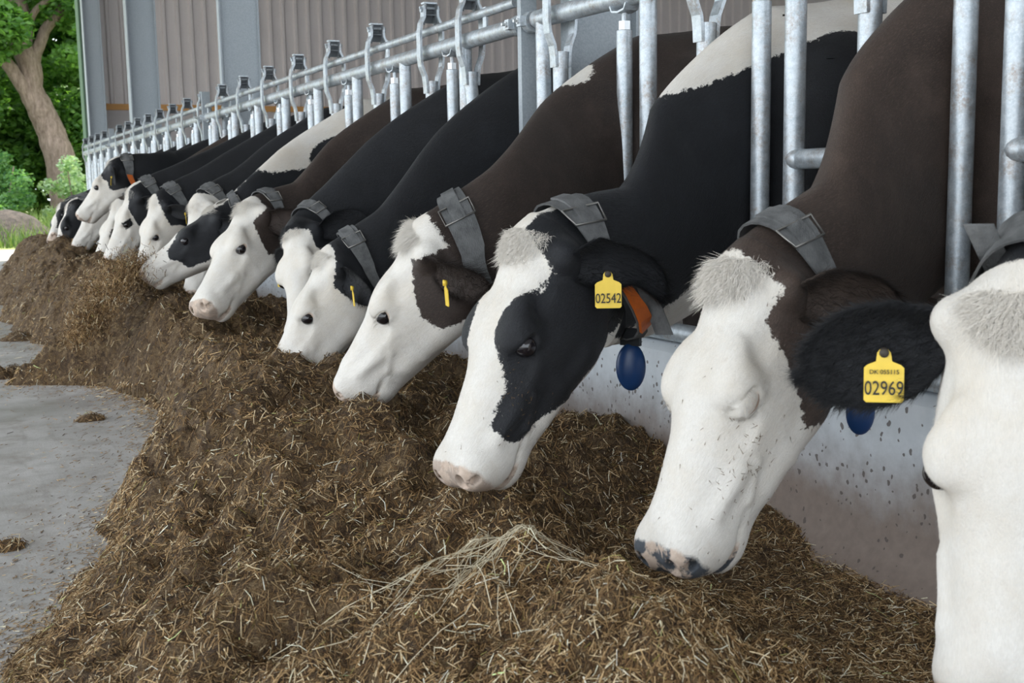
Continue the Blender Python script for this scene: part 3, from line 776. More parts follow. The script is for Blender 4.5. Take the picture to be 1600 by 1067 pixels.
def collar(cow, k, ps, V, xt=.69, xb=.72, width=.042, drop=.05, orange=False, pod=None, tail=None, podlabel=None):
    ring = neck_ring(V, xt, xb, 44, drop); n = len(ring); c = ring.mean(0)
    rv = []
    for i in range(n):
        nr = ring[i]-np.array([ring[i][0], 0, ZN]); nr /= np.linalg.norm(nr)
        for dx, dn in ((-.5, 0), (.5, 0), (.5, 1), (-.5, 1)): rv.append(ring[i]+np.array([dx*width, 0, 0])+nr*(dn*.005))
    Q = [[4*i+a, 4*i+(a+1) % 4, 4*((i+1) % n)+(a+1) % 4, 4*((i+1) % n)+a] for i in range(n) for a in range(4)]
    col = obj('collar', mesh_np('collar', ps(np.array(rv)), np.array(Q), STRAP, False), cow); autosmooth(col.data, .8)
    col['label'] = 'grey webbing collar'
    def at(i, off=0., dx=0.):
        nr = ring[i % n]-np.array([ring[i % n][0], 0, ZN]); nr /= np.linalg.norm(nr)
        return ring[i % n]+nr*off+np.array([dx, 0, 0])
    # buckle frame on the upper left of the neck, with the doubled strap behind it
    bi = 7; b = MB()
    loop = [at(bi-1, .009, -width*.56), at(bi-1, .009, width*.56), at(bi+1, .009, width*.56), at(bi+1, .009, -width*.56), at(bi-1, .009, -width*.56)]
    b.tube(ps(np.array(loop)), .0028, 6); b.build('buckle', BUCK, col, True)
    b = MB(); ii = [bi-1, bi, bi+1, bi+2, bi+3, bi+4]
    P = ps(np.array([at(i, .0085) for i in ii])); Wd = ps(np.array([at(i, .0085, .01) for i in ii]))-P; Wd /= np.linalg.norm(Wd, axis=1)[:, None]
    b.strip(P, Wd, width*.92, .005); b.build('strap_tail', STRAP, col)
    if tail:
        b = MB(); P = np.array(tail); b.strip(P[:, :3], np.array([.72, -.69, 0.]), width*.95, .004); b.build('loose_strap_end', STRAP, col)
    if orange:
        for i0 in (n-5, n-8):
            b = MB(); ii = [i0-1, i0, i0+1, i0+2]; P = ps(np.array([at(i, .0095) for i in ii])); Wd = ps(np.array([at(i, .0095, .01) for i in ii]))-P; Wd /= np.linalg.norm(Wd, axis=1)[:, None]
            b.strip(P, Wd, width*.9, .010); o = b.build('number_block', ORANGE, col); o['label'] = 'orange number block'
    if pod:
        bot = ps(np.array([at(3*n//4, .0)]))[0]; sz = pod
        b = MB(); b.strip([bot+np.array([0, 0, .01]), bot-np.array([0, 0, .03])], np.array([.5, -.87, 0]), .05, .012); b.build('pod_holder', DARKP, col)
        R = Matrix.Rotation(math.radians(-30), 3, 'Z')
        b = MB(); b.sphere(bot-np.array([0, 0, .03+sz*.9]), (sz*.62, sz*.34, sz), 20, 14, np.array(R)); o = b.build('transponder', BLUE, col, True); o['label'] = podlabel or 'blue plastic transponder pod'
    return col

def h2r0(p): return p @ RH0.T+POLL0
CRUMB = m_plain('crumb_brown', (.20, .12, .055), .8, 0, .4, 90)
CG = 'cows feeding in a row'
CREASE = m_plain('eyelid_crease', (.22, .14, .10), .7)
for k in sorted(POSES):
    sp = SPEC[k]; ps = POSE[k]; fine = k < 8
    V0, Q0, T0 = TF if k < 4 else TC
    cow = empty('dairy_cow', (BASE[k][0]+.5, BASE[k][1], BASE[k][2])); tag(cow, sp['label'], 'cow', CG)
    org = np.array(cow.location)
    def fin(o): return o
    Hc = (V0-POLL0) @ RH0
    if k == 1:               # both eyes shut: the lid closes the socket
        r2 = ((Hc[:, 0]-.245)/.034)**2+((Hc[:, 2]+.050)/.024)**2; sh = (r2 < 1) & (np.abs(Hc[:, 1]) > .05)
        Hn = Hc.copy(); Hn[sh, 1] = np.sign(Hc[sh, 1])*np.maximum(np.abs(Hc[sh, 1]), .1145-.010*r2[sh]); V0 = Hn @ RH0.T+POLL0; Hc = Hn
    sd = coat_sd(V0, Hc, sp)
    lip = Hc[:, 0]+.22*(-Hc[:, 2]-.06)
    skin = sstep(Hc[:, 0]-.10*np.abs(Hc[:, 1])-.22*np.maximum(0, -Hc[:, 2]-.055), .492, .545)*1.05
    skin = np.maximum(skin, .8*(1-sstep(np.abs(Hc[:, 2]+.150), .006, .016))*sstep(Hc[:, 0], .44, .50))
    e = np.sqrt(((Hc[:, 0]-.247)/1.25)**2+((np.abs(Hc[:, 1])-.108)*.8)**2+((Hc[:, 2]+.052)*1.2)**2)
    skin = np.maximum(skin, (.45 if k == 1 else .85)*(1-sstep(e, .014, .030))*(sd < .01))
    Vs = [ps(V0)]; Qs = [Q0]; Ts = T0; at_rest = [V0]; at_sd = [sd]; at_sk = [skin]; nv = len(V0); earinfo = {}
    ed = EARS.get(k, ((-.06, .14, -.13), (-.06, .14, -.10)))
    for s, side in ((1, 0), (-1, 1)):
        dv = ed[side]
        v, q, inner, ebase, edir, eop, ewv = ear_geo(s, dv[1], -dv[0], dv[2], 0., L=.24 if k == 0 else .215, W=.076 if k == 0 else .066, opn=(.3, 0, 1.) if (k, s) == (0, -1) else None)
        rest = v @ RH0.T+POLL0
        Vs.append(ps(rest)); Qs.append(q+nv); nv += len(v); at_rest.append(rest)
        at_sd.append(np.full(len(v), .1 if sp['ear'][side] == 'dark' else -.1)); at_sk.append(inner*.28)
        earinfo[s] = (ebase, edir, eop, ewv)
    Vw = np.concatenate(Vs); Rv_ = np.concatenate(at_rest); Sd = np.concatenate(at_sd); Sk = np.concatenate(at_sk)
    me = mesh_np('cow_body', Vw-org, [np.concatenate(Qs), Ts], COAT[sp['c']])
    attr(me, 'rest', Rv_, 'FLOAT_VECTOR'); attr(me, 'sd', Sd); attr(me, 'skin', Sk); attr(me, 'mott', np.where(np.concatenate([Hc[:, 0], np.zeros(len(Vw)-len(V0))]) > .42, sp.get('mott', .25), 0.))
    body = obj('body', me, cow)
    ident = Matrix.Identity(4)
    def child_fix(o):       # meshes below are written in world coordinates
        o.location = Vector(o.location)-Vector(org) if o.parent == cow else o.location
    for s in (1, -1):
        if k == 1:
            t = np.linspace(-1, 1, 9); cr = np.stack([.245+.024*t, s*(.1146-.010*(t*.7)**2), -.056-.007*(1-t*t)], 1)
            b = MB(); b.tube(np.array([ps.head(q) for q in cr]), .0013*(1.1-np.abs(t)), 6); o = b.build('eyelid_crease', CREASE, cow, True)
        else:
            b = MB(); c = np.array([.245, s*.0935, -.051]); b.sphere(ps.head(c), .0245*ps.sc, 20, 14); o = b.build('eye', EYE, cow, True)
        child_fix(o)
    # ---- hair: forelock, ear fringes, short coat on the near heads
    def on_mesh(nm, mask_w):
        f = Q0; tri = V0[f[:, :3]]; ar = np.linalg.norm(np.cross(tri[:, 1]-tri[:, 0], tri[:, 2]-tri[:, 0]), axis=1)
        cw = np.cumsum(ar*mask_w[f[:, 0]]); i = np.searchsorted(cw, rng.random(nm)*cw[-1])
        a, b_ = rng.random((nm, 1)), rng.random((nm, 1)); q = V0[f[i]]
        p = (q[:, 0]*(1-a)+q[:, 1]*a)*(1-b_)+(q[:, 3]*(1-a)+q[:, 2]*a)*b_
        nr = np.cross(q[:, 1]-q[:, 0], q[:, 3]-q[:, 0]); nr /= np.linalg.norm(nr, axis=1)[:, None]+1e-12
        return p, nr, f[i][:, 0]
    HV, HT, HS, HR, HNR = [], [], [], [], []
    def hair(p, d, L, W_, sdv, curl=None, segs=1, nrm=None):
        v, t, ri = strands(p, d, L, W_, curl, segs)
        HV.append(v); HT.append(t); HS.append(sdv[ri]); HR.append(p[ri]); HNR.append((d if nrm is None else nrm)[ri])
    lod = 1. if k < 4 else (.45 if k < 8 else .12)
    # forelock
    m_ = (1-sstep(np.linalg.norm((Hc-np.array([-.005, 0, .005]))/np.array([1, 1.1, .9]), axis=1), .055, .095))
    m_ = m_*(Hc[:, 0] > -.004); nt = int((2900 if k in (0, 1, 3) else 2200)*lod); p, nr, vi = on_mesh(nt, m_)
    hp = (p-POLL0) @ RH0
    fl = np.stack([.5+hp[:, 0]*0+rng.normal(0, .25, nt), hp[:, 1]*7+rng.normal(0, .35, nt), np.full(nt, .25)], 1) @ RH0.T
    d = nr*.24+fl*.6
    cu = np.stack([rng.normal(.45, .35, nt), rng.normal(0, .35, nt), rng.normal(-.35, .25, nt)], 1) @ RH0.T
    hair(p, d, rng.uniform(.010, .026, nt)*(1.55 if k in (0, 1, 3) else 1.), .0007, np.minimum(sd[vi], -.05 if sd[np.argmin(((Hc-np.array([.0, 0, .0]))**2).sum(1))] < 0 else .2), cu*.6, 3, nr)
    # short coat
    if k < 4:
        wgt = sstep(V0[:, 0], .1, .75)*(V0[:, 0] > .05)+.25*(V0[:, 0] > -.5)*(V0[:, 2] > 1.0)
        wgt = wgt*(1-sstep(Sk[:len(V0)], .3, .8))
        nh = 32000 if k < 3 else 14000
        p, nr, vi = on_mesh(nh, wgt); hp = (p-POLL0) @ RH0
        fx = np.where(p[:, 0] > .74, np.tanh((hp[:, 0]-.17)*14), -1.)
        fl = np.stack([fx, hp[:, 1]*3, -.25*np.ones(nh)], 1) @ RH0.T
        fl += rng.normal(0, .22, (nh, 3)); fl -= nr*(fl*nr).sum(1)[:, None]
        hair(p-nr*.0006, nr*.26+fl*.8, rng.uniform(.003, .0065, nh)*np.where(p[:, 0] > .74, 1, 1.2), .00042, sd[vi]+rng.normal(0, .004, nh), nrm=nr)
    if k in (1, 3, 6):       # pale lashes
        for s in (1, -1):
            f = rng.uniform(.25, 2.9, 46); p = h2r0(np.stack([.245+.024*np.cos(f), s*(.108+.004*np.sin(f)), -.050+.012*np.sin(f)], 1))
            d = np.stack([.35*np.cos(f)+.25, np.full(46, s*.9), .15+.2*np.sin(f)], 1) @ RH0.T; hair(p, d, rng.uniform(.012, .022, 46), .0008, np.full(46, -.1), np.tile(np.array([[.5, 0, -.2]]) @ RH0.T, (46, 1))*.5, 3)
    # ear fringes
    if fine:
        for gi, s in ((1, 1), (2, -1)):
            ev = at_rest[gi]; nvv = len(ev)//2; i = rng.integers(0, 2*nvv, int((12000 if k == 0 else 3600)*lod)); i2 = i % 12
            edge = np.where(rng.random(len(i)) < (.12 if k == 0 else .4), (i//12)*12+np.where(rng.random(len(i)) < .5, 0, 11), i)
            eb, edr, eo, ew = [np.array(q) for q in earinfo[s]]
            j2 = np.clip(edge+rng.choice([-12, -1, 1, 12], len(edge)), 0, 2*nvv-1); j2 = np.where((j2 < nvv) == (edge < nvv), j2, edge); far_ = np.linalg.norm(ev[j2]-ev[edge], axis=1) > .03; j2 = np.where(far_, edge, j2)
            j3 = np.clip(edge+12*rng.choice([-1, 1], len(edge)), 0, 2*nvv-1); j3 = np.where((j3 < nvv) == (edge < nvv), j3, edge)
            p = ev[edge]+(ev[j2]-ev[edge])*rng.random((len(edge), 1))*.9+(ev[j3]-ev[edge])*rng.uniform(-.5, .5, (len(edge), 1))
            d = (edr*.8+ew*(rng.normal(0, .5, (len(i), 1)))+eo*rng.normal(.25, .5, (len(i), 1))) @ RH0.T
            hair(p, d, rng.uniform(.012, .032, len(i)), .0008, at_sd[gi][edge], None, 1)
    hv = np.concatenate(HV); off = 0; ts = []
    for v, t in zip(HV, HT): ts.append(t+off); off += len(v)
    hroot = np.concatenate(HR); hnr = ps(hroot+np.concatenate(HNR)*.004)-ps(hroot); hnr /= np.linalg.norm(hnr, axis=1)[:, None]+1e-12
    me = mesh_np('coat_hair', ps(hv)-org, np.concatenate(ts), HAIRM[sp['c']])
    attr(me, 'rest', hroot+np.repeat(rng.normal(0, .05, (len(hv)//4+1, 3)), 4, 0)[:len(hv)], 'FLOAT_VECTOR'); attr(me, 'sd', np.concatenate(HS)); z_ = np.zeros(len(hv)); attr(me, 'skin', z_); attr(me, 'mott', z_)
    me.normals_split_custom_set_from_vertices(hnr.astype(np.float32))
    ho = obj('coat_hair', me, cow); ho['kind'] = 'stuff'
    if k in (1, 2):          # crumbs of feed stuck to the cheek
        q = np.exp(-(((Hc-np.array([.36, .075, -.10]))/np.array([.06, .05, .05]))**2).sum(1))+.02*(V0[:, 0] > .8)
        nc = 130 if k == 1 else 50; p, nr, vi = on_mesh(nc, q); d = rng.normal(size=(nc, 3)); d -= nr*(d*nr).sum(1)[:, None]*.9
        v, t, ri = strands(p+nr*.0015, d, rng.uniform(.003, .014, nc), .0014); co = obj('feed_crumbs', mesh_np('feed_crumbs', ps(v)-org, t, CRUMB), cow); co['kind'] = 'stuff'
    # ---- collar and tags (written in world coordinates, then moved under the cow)
    holder = []
    before = set(bpy.data.objects)
    kw = dict(orange=k in (1, 2, 12), pod={1: .045, 2: .056, 4: .045, 5: .05}.get(k))
    if k == 2: 
        b0 = ps(np.array([[.64, .125, ZN-.06]]))[0]; kw['tail'] = [b0+np.array([.015*i, -.004*i, -.038*i]) for i in range(4)]
    if k == 0: kw['tail'] = [(-.590, 1.161, .818), (-.558, 1.166, .779), (-.515, 1.177, .733), (-.461, 1.188, .687)]
    collar(cow, k, ps, V0, **kw)
    tags = {0: (-1, .42, '02969', 'DK 055115'), 2: (1, .34, '02542', None), 3: (1, .5, None, None), 4: (1, .5, None, None), 5: (-1, .7, None, None), 9: (1, .6, None, None), 10: (1, .6, None, None), 12: (1, .55, None, None)}
    if k in tags:
        s, fr, num, top = tags[k]; eb, edr, eo, ew = earinfo[s]
        P = ps.head(eb+edr*fr*.215+eo*.018+np.array([0, 0, -.02*fr*fr]))-np.array([0, 0, .022 if k == 2 else 0])
        nrm = ps.RHw @ eo if num is None else np.array(CAM)-P
        nrm = np.array(nrm)+np.array([0.25, 0, 0])*(num is not None)
        if k in (3, 4, 9, 10): nrm = np.array([.93, -.22, 0.])
        ear_tag(cow, P, nrm, .056 if num else .045, .072 if num else .058, num, top)
    for o in set(bpy.data.objects)-before:
        if o.parent == cow: o.location = Vector(o.location)-Vector(org)

# ------------------------------------------------------------------ feed fence with self-locking head gates
RZ, TZ = 1.446, 1.530            # main rail, thin locking rail
NUTM = m_plain('nut_steel', (.62, .64, .65), .35, .7, .1, 80)
RUBB = m_plain('latch_grey_steel', (.20, .215, .23), .5, .4)
def tube_mesh(name, pts, r, seg=14):
    b = MB(); b.tube(pts, r, seg); me = b.mesh(name, G, True); autosmooth(me, .7); return me
nut_me = MB(); nut_me.tube([(0, 0, 0), (0, 0, .026)], .0195, 6); nut_me = nut_me.mesh('nut', NUTM)
def fixed_parts():
    b = MB(); b.tube([(0, 0, .43), (0, 0, 1.350), (0, 0, 1.352)], [.0245, .0245, .021], 16); nut_t = b.mesh('nut_tube', G); autosmooth(nut_t, .5)
    b = MB(); b.tube([(0, 0, 1.35), (0, 0, RZ-.035)], .0085, 8); b.strip([(0, -.045, RZ-.020), (0, -.034, RZ-.037), (0, 0, RZ-.042), (0, .034, RZ-.037), (0, .045, RZ-.020)], (1, 0, 0), .05, .006); sad = b.mesh('saddle_bolt', G)
    b = MB(); b.tube([(0, 0, .43), (0, 0, RZ-.01)], .0262, 16); fx = b.mesh('fixed_tube', G); autosmooth(fx, .5)
    b = MB(); b.tube([(0, 0, .936), (0, -.05, .936), (0, -.30, .936)], [.024, .0245, .0245], 14); b.sphere((0, -.012, .936), (.03, .03, .03), 12, 8); cr = b.mesh('cross_stub', G); autosmooth(cr, .6)
    return nut_t, sad, fx, cr
NUT_T, SAD, FX, CR = fixed_parts()
def yoke_mesh(sx):
    # flat strap: from the bar up past both rails, bowed outward round the main rail
    pts = [(sx*.024, 0, 1.275), (sx*.026, 0, 1.315), (sx*.030, 0, 1.345), (sx*.046, 0, 1.385), (sx*.050, 0, 1.42), (sx*.050, 0, 1.52), (sx*.043, 0, 1.56), (sx*.030, 0, 1.585), (sx*.028, 0, 1.63)]
    b = MB(); b.strip(pts, (0, 1, 0), .040, .010); b.tube([(sx*.030, .0, 1.613), (sx*.042, .0, 1.613)], .009, 8); me = b.mesh('yoke_strap', G); return me
YK = [yoke_mesh(-1), yoke_mesh(1)]
b = MB(); Rl = np.array(Matrix.Rotation(.38, 3, 'X'))
for d_, c_ in (((.005, .035, .085), (-.024, 0, 0)), ((.005, .035, .085), (.024, 0, 0)), ((.044, .005, .085), (0, .016, 0)), ((.044, .035, .005), (0, 0, .0))):
    b.box((np.array(c_)) @ Rl.T+np.array([0, 0.005, 1.600]), d_, Rl)
LATCH = b.mesh('latch', RUBB)
b = MB(); b.box((0, .006, 1.642), (.058, .034, .007)); b.tube([(-.045, 0, 1.622), (.045, 0, 1.622)], .006, 8); LCAP = b.mesh('latch_cap', G)
def bar_mesh(tilt):
    b = MB(); b.tube([(0, 0, 1.325), (0, 0, 1.27), (0, -tilt*.12, 1.16), (0, -tilt, .62)], .0265, 16); me = b.mesh('locking_bar', G); autosmooth(me, .6); return me
BAR0 = bar_mesh(.0); BAR1 = bar_mesh(.19)
PLATE = MB().box((0, 0, 1.505), (.008, .03, .09)).mesh('rail_bracket', G)
CLAMP = MB(); CLAMP.tube([(0, 0, TZ), (0, .028, TZ)], .0215, 14); CLAMP = CLAMP.mesh('stop_collar', G)
panels = [(-.4, 3.60, 'near galvanised feed fence panel with thick upright tubes beside the brown cow'), (3.76, 9.00, 'galvanised feed fence panel between the two flat posts, one bar tilted open'),
          (9.10, 14.3, 'distant galvanised feed fence panel left of the second flat post'), (14.4, 17.1, 'farthest short feed fence panel by the open barn end')]
roots = []
for a, c, lab in panels:
    f = empty('feed_fence', (0, a, 0)); tag(f, lab, 'fence', 'feed fence panels'); roots.append((a, c, f))
    near = a < 0
    zr = (lambda y: RZ+.004-.016*(3.6-y)) if near else (lambda y: RZ)
    for nm, r, dz in (('main_rail', .0305, 0), ('locking_rail', .0170, TZ-RZ)):
        me = tube_mesh(nm, [(0, 0, zr(a)+dz), (0, c-a, zr(c)+dz)], r, 18); obj(nm, me, f)
    me = tube_mesh('bottom_rail', [(0, 0, .455), (0, c-a, .455)], .028, 12); obj('bottom_rail', me, f)
def put(nm, me, par, y, a, dz=0., parent_y=None):
    o = obj(nm, me, par); o.location = (0, y-a, dz); return o
OFF = {0: .24, 1: .27, 2: .235, 3: .40, 4: .47}
for k in range(-2, 25):
    y = stall(k)
    for a, c, f in roots:
        if a <= y <= c+.12:
            yy = y+.05 if k == 4 else y
            dz = (-.016*(3.6-y)) if a < 0 else 0
            if a-.02 < yy < c:
                t = put('nut_tube', NUT_T, f, yy, a, dz); o = obj('nut', nut_me, t); o.location = (0, 0, 1.352); o = obj('saddle_bolt', SAD, t)
            if a < y-.13 < c:
                t = put('fixed_tube', FX, f, y-.13, a); 
                if y > 1 : obj('cross_stub', CR, t)
        ym = y+OFF.get(k, .22)
        if a < ym < c:
            dz = (-.016*(3.6-ym)) if a < 0 else 0
            t = put('locking_bar', BAR1 if k == 4 else BAR0, f, ym, a, dz)
            for m_ in YK: obj('yoke_strap', m_, t)
            l_ = obj('latch', LATCH, t); l_ = obj('latch_cap', LCAP, t)
            put('stop_collar', CLAMP, f, ym+.10, a, dz)
            if k % 2 == 0: put('rail_bracket', PLATE, f, ym-.14, a, dz)
# flat steel posts that carry the panels
def fpost(y, label, w_=.062):
    f = empty('fence_post', (0, y, 0)); tag(f, label, 'post', 'flat fence posts')
    b = MB(); b.box((0.002, 0, .83), (w_, .028, 1.62)); b.box((0.002, 0, .425), (.15, .12, .012)); b.build('post', GC, f)
    for s in (-1, 1):
        b = MB(); b.tube([(0, s*.026, RZ), (0, s*.066, RZ)], .037, 16); b.box((-.045, s*.046, RZ), (.022, .03, .034)); b.box((.045, s*.046, RZ), (.022, .03, .034)); b.build('pipe_clamp', G, f)
        b = MB(); b.tube([(-.062, s*.046, RZ), (-.050, s*.046, RZ)], .010, 6); b.tube([(-.075, s*.046, RZ), (-.05, s*.046, RZ)], .0055, 8); b.build('clamp_bolt', NUTM, f)
fpost(3.68, 'flat grey steel post with pipe clamps beside the dark brown shoulder')
fpost(9.05, 'flat grey steel post with rust stains in the far half of the fence')
fpost(14.35, 'small flat steel post near the far end of the fence')

# ------------------------------------------------------------------ silage
def lattice(x, y, f, seed):
    r = np.random.default_rng(seed); T = r.random((256, 256))
    u, v = x*f+1000.3, y*f+1000.7; i, j = np.floor(u).astype(int), np.floor(v).astype(int); a, b_ = u-i, v-j
    a = a*a*(3-2*a); b_ = b_*b_*(3-2*b_); i &= 255; j &= 255; i1 = (i+1) & 255; j1 = (j+1) & 255
    return (T[i, j]*(1-a)+T[i1, j]*a)*(1-b_)+(T[i, j1]*(1-a)+T[i1, j1]*a)*b_
def fbm(x, y, f, oct_, seed, g=.5):
    s = 0; a = 1; t = 0
    for o in range(oct_): s = s+a*lattice(x+.37*o, y-.21*o, f*2**o, seed+o); t += a; a *= g
    return s/t-.5
EY = [.0, 1.2, 2.3, 2.55, 3.0, 3.35, 3.7, 4.2, 4.7, 5.3, 5.65, 5.85, 6.1, 6.6, 7.3, 8.2, 9.5, 12, 17]
EX = [-2.05, -2.0, -1.84, -1.73, -1.54, -1.50, -1.30, -1.24, -1.18, -1.24, -1.36, -1.66, -1.50, -1.34, -1.38, -1.46, -1.52, -1.42, -1.15]
def interp(y, a, b_): return np.interp(y, a, b_)
def Hsil(x, y):
    e = interp(y, EY, EX)+.15*fbm(x*0, y, 2.6, 4, 5)*2
    hc = interp(y, [0, 1.2, 1.7, 2.2, 2.8, 3.4, 4.5, 6, 8, 10, 12, 16, 17], [.17, .20, .20, .215, .28, .33, .37, .40, .44, .47, .45, .33, .28])
    xc = interp(y, [0, 1.2, 2, 3, 5, 8, 12, 17], [-.98, -.98, -1.02, -1.0, -.98, -1.0, -.95, -.8])
    hw = interp(y, [0, 1.2, 2.0, 2.5, 2.9, 3.3, 4, 6, 10, 16], [.0, .0, .01, .06, .20, .13, .17, .22, .28, .2])
    xi = interp(y, [0, 1.2, 2.0, 2.6, 3.2, 17], [-.55, -.50, -.40, -.25, -.2, -.2])
    to = np.clip((x-e)/(xc-e), 0, 1); ti = np.clip((x-xc)/(xi-xc), 0, 1)
    ho = hc*(np.sin(to*math.pi/2)**1.15); hi = hc+(hw-hc)*(ti*ti*(3-2*ti))
    h = np.where(x < xc, ho, hi)
    lump = np.clip(h/.08, 0, 1)
    h = h+lump*(.16*fbm(x, y, 2.3, 2, 11)+.14*fbm(x, y, 7, 3, 21)+.07*fbm(x, y, 20, 3, 31))
    # eaten hollows
    for cx, cy, r, d in ((-1.02, 2.42, .20, .10), (-1.30, 2.75, .10, .07), (-.86, 1.72, .12, .03), (-.9, 3.25, .18, .06), (-.85, 4.75, .25, .10), (-.7, 1.5, .16, .06), (-.55, 2.1, .2, .05)):
        h = h-d*np.exp(-(((x-cx)**2+(y-cy)**2)/r**2))*lump
    # humps seen in the heap: under the long straws, behind the blazed head, and the one being tossed
    for cx, cy, rx, ry, d in ((-1.06, 1.74, .15, .14, .075), (-.42, 2.62, .13, .16, .07), (-1.13, 5.15, .16, .28, .05), (-1.17, 6.3, .13, .25, .11), (-1.35, 1.35, .2, .2, .03)):
        h = h+d*np.exp(-(((x-cx)/rx)**2+((y-cy)/ry)**2))
    floor_ = (.035+.05*fbm(x, y, 9, 3, 63))*np.clip((x-e-.10)/.15, 0, 1)*np.clip((-.42-x)/.12, 0, 1)
    h = np.maximum(h, np.where(x > e+.1, floor_, -1))
    h = np.where(x < e, -.02-(e-x)*.2+.05*np.clip(fbm(x, y, 9, 3, 41), 0, 1)*np.clip(1-(e-x)/.12, 0, 1), h)
    for cx, cy, r, d in ((-1.69, 6.12, .075, .06), (-1.60, 6.25, .06, .04), (-1.50, 7.7, .10, .05), (-1.42, 4.75, .05, .03), (-1.80, 3.1, .04, .025), (-1.64, 8.7, .07, .05)):
        h = np.where(np.exp(-((x-cx)**2+(y-cy)**2)/r**2) > .2, np.maximum(h, d*1.25*(np.exp(-((x-cx)**2+(y-cy)**2)/r**2)-.2)+.02*fbm(x, y, 20, 3, 55)), h)
    h = h*np.clip((17-y)/1.5, 0, 1)
    return h
def m_silage():
    k = NT('silage'); a = k.attr('tint').outputs['Color']; p = k.pos(); n = k.noise(150, 3, .6, p)
    c = k.mix(k.map(n, .25, .75), a, k.mix(1.0, a, (.55, .5, .42), 'MULTIPLY')); k.col(c); k.set(.75); k.b.inputs['Specular IOR Level'].default_value = .25; return k.m
SIL = m_silage()
def m_silbase():
    k = NT('silage_base'); p = k.pos(); a = k.noise(14, 5, .7, p)
    def fib(sc, st):
        v = k.n('ShaderNodeTexVoronoi'); v.inputs['Scale'].default_value = sc; k.l(p, v.inputs['Vector'])
        sp = k.n('ShaderNodeSeparateColor'); k.l(v.outputs['Color'], sp.inputs[0])
        r = k.n('ShaderNodeVectorRotate', _rotation_type='Z_AXIS'); k.l(p, r.inputs['Vector']); k.l(k.math('MULTIPLY', sp.outputs[0], 6.28), r.inputs['Angle'])
        return k.noise(1.0, 3, .6, k.scalev(r.outputs[0], st)), sp.outputs[1]
    f1, r1 = fib(70, (60, 520, 300)); f2, r2 = fib(140, (90, 800, 500))
    h = k.math('ADD', k.math('MULTIPLY', f1, .5), k.math('ADD', k.math('MULTIPLY', f2, .25), k.math('ADD', k.math('MULTIPLY', a, .2), k.math('MULTIPLY', r1, .12))))
    c = k.ramp(h, [(.38, (.022, .012, .006)), (.48, (.085, .048, .021)), (.57, (.19, .118, .053)), (.66, (.34, .235, .12)), (.75, (.55, .43, .27))])
    k.col(c); k.set(.85); k.bump(h, 1.0, .02); return k.m
ys = [.25]
while ys[-1] < 17: ys.append(ys[-1]+max(.010, .0052*ys[-1]))
ys = np.array(ys); xs = np.concatenate([np.linspace(-2.25, -.55, 150), np.linspace(-.54, -.048, 34)])
X, Y = np.meshgrid(xs, ys); Z = Hsil(X, Y)
V = np.stack([X, Y, Z], -1).reshape(-1, 3); nx_ = len(xs)
i = (np.arange(len(ys)-1)[:, None]*nx_+np.arange(nx_-1)[None]).ravel(); Q = np.stack([i, i+1, i+nx_+1, i+nx_], 1)
Q = Q[V[Q, 2].max(1) > -.012]
heap = obj('silage_heap', mesh_np('silage_heap', V, Q, m_silbase())); tag(heap, 'long brown heap of chopped silage lying along the feed curb', 'silage', kind='stuff')
PAL = np.array([(.050, .027, .013), (.115, .064, .028), (.20, .122, .054), (.29, .185, .088), (.42, .295, .155), (.60, .49, .32), (.78, .71, .54)])
def fibres(name, x, y, z, L, W_, prob, label=None, tilt=.45, lift=.004, parent=None, bend=.14, segs=1):
    n = len(x); th = rng.uniform(0, 2*math.pi, n)
    eps = .01; gx = (Hsil(x+eps, y)-Hsil(x-eps, y))/(2*eps); gy = (Hsil(x, y+eps)-Hsil(x, y-eps))/(2*eps)
    gx = np.clip(gx, -1.5, 1.5); gy = np.clip(gy, -1.5, 1.5)
    d = np.stack([np.cos(th), np.sin(th), np.zeros(n)], 1); d[:, 2] = d[:, 0]*gx+d[:, 1]*gy+rng.normal(0, tilt, n)*1.0
    d /= np.linalg.norm(d, axis=1)[:, None]
    nr = np.stack([-gx, -gy, np.ones(n)], 1); nr /= np.linalg.norm(nr, axis=1)[:, None]
    sd_v = np.cross(d, nr); sd_v /= np.linalg.norm(sd_v, axis=1)[:, None]+1e-9
    bn = sd_v*rng.normal(0, bend, (n, 1))-nr*rng.uniform(0, bend, (n, 1))
    c = np.stack([x, y, z+lift], 1); L = np.broadcast_to(L, (n,))[:, None]; w_ = np.broadcast_to(W_, (n,))[:, None]
    rows = []; steps = (-.5, 0, .5) if segs == 2 else (-.5, .5)
    for t in steps:
        p = c+d*L*t+bn*L*(t*t*1.2)
        for a, q in ((1, 0), (-1, 0), (0, .8)): rows.append(p+sd_v*w_*.5*a+nr*w_*.5*q)
    V = np.stack(rows, 1).reshape(-1, 3); T = []
    nvf = 3*len(steps)
    for s in range(0, nvf-3, 3):
        for k in range(3):
            T.append([s+k, s+(k+1) % 3, s+3+(k+1) % 3, s+3+k])
    Q = (np.arange(n)[:, None, None]*nvf+np.array(T)[None]).reshape(-1, 4)
    ci = rng.choice(len(PAL), n, p=prob); col = np.minimum(PAL[ci]*rng.uniform(.85, 1.45, (n, 1)), .85); col *= (.62+.9*np.clip(fbm(x, y, 5, 3, 91)+.5, 0, 1))[:, None]*1.0; gr = rng.random(n) < .02; col[gr] *= np.array([.85, 1.1, .7])
    me = mesh_np(name, V, Q, SIL, False); attr(me, 'tint', np.concatenate([np.repeat(col, nvf, 0), np.ones((n*nvf, 1))], 1), 'FLOAT_COLOR')
    o = obj(name, me, parent); o['kind'] = 'stuff'
    if label: tag(o, label, 'silage')
    return o
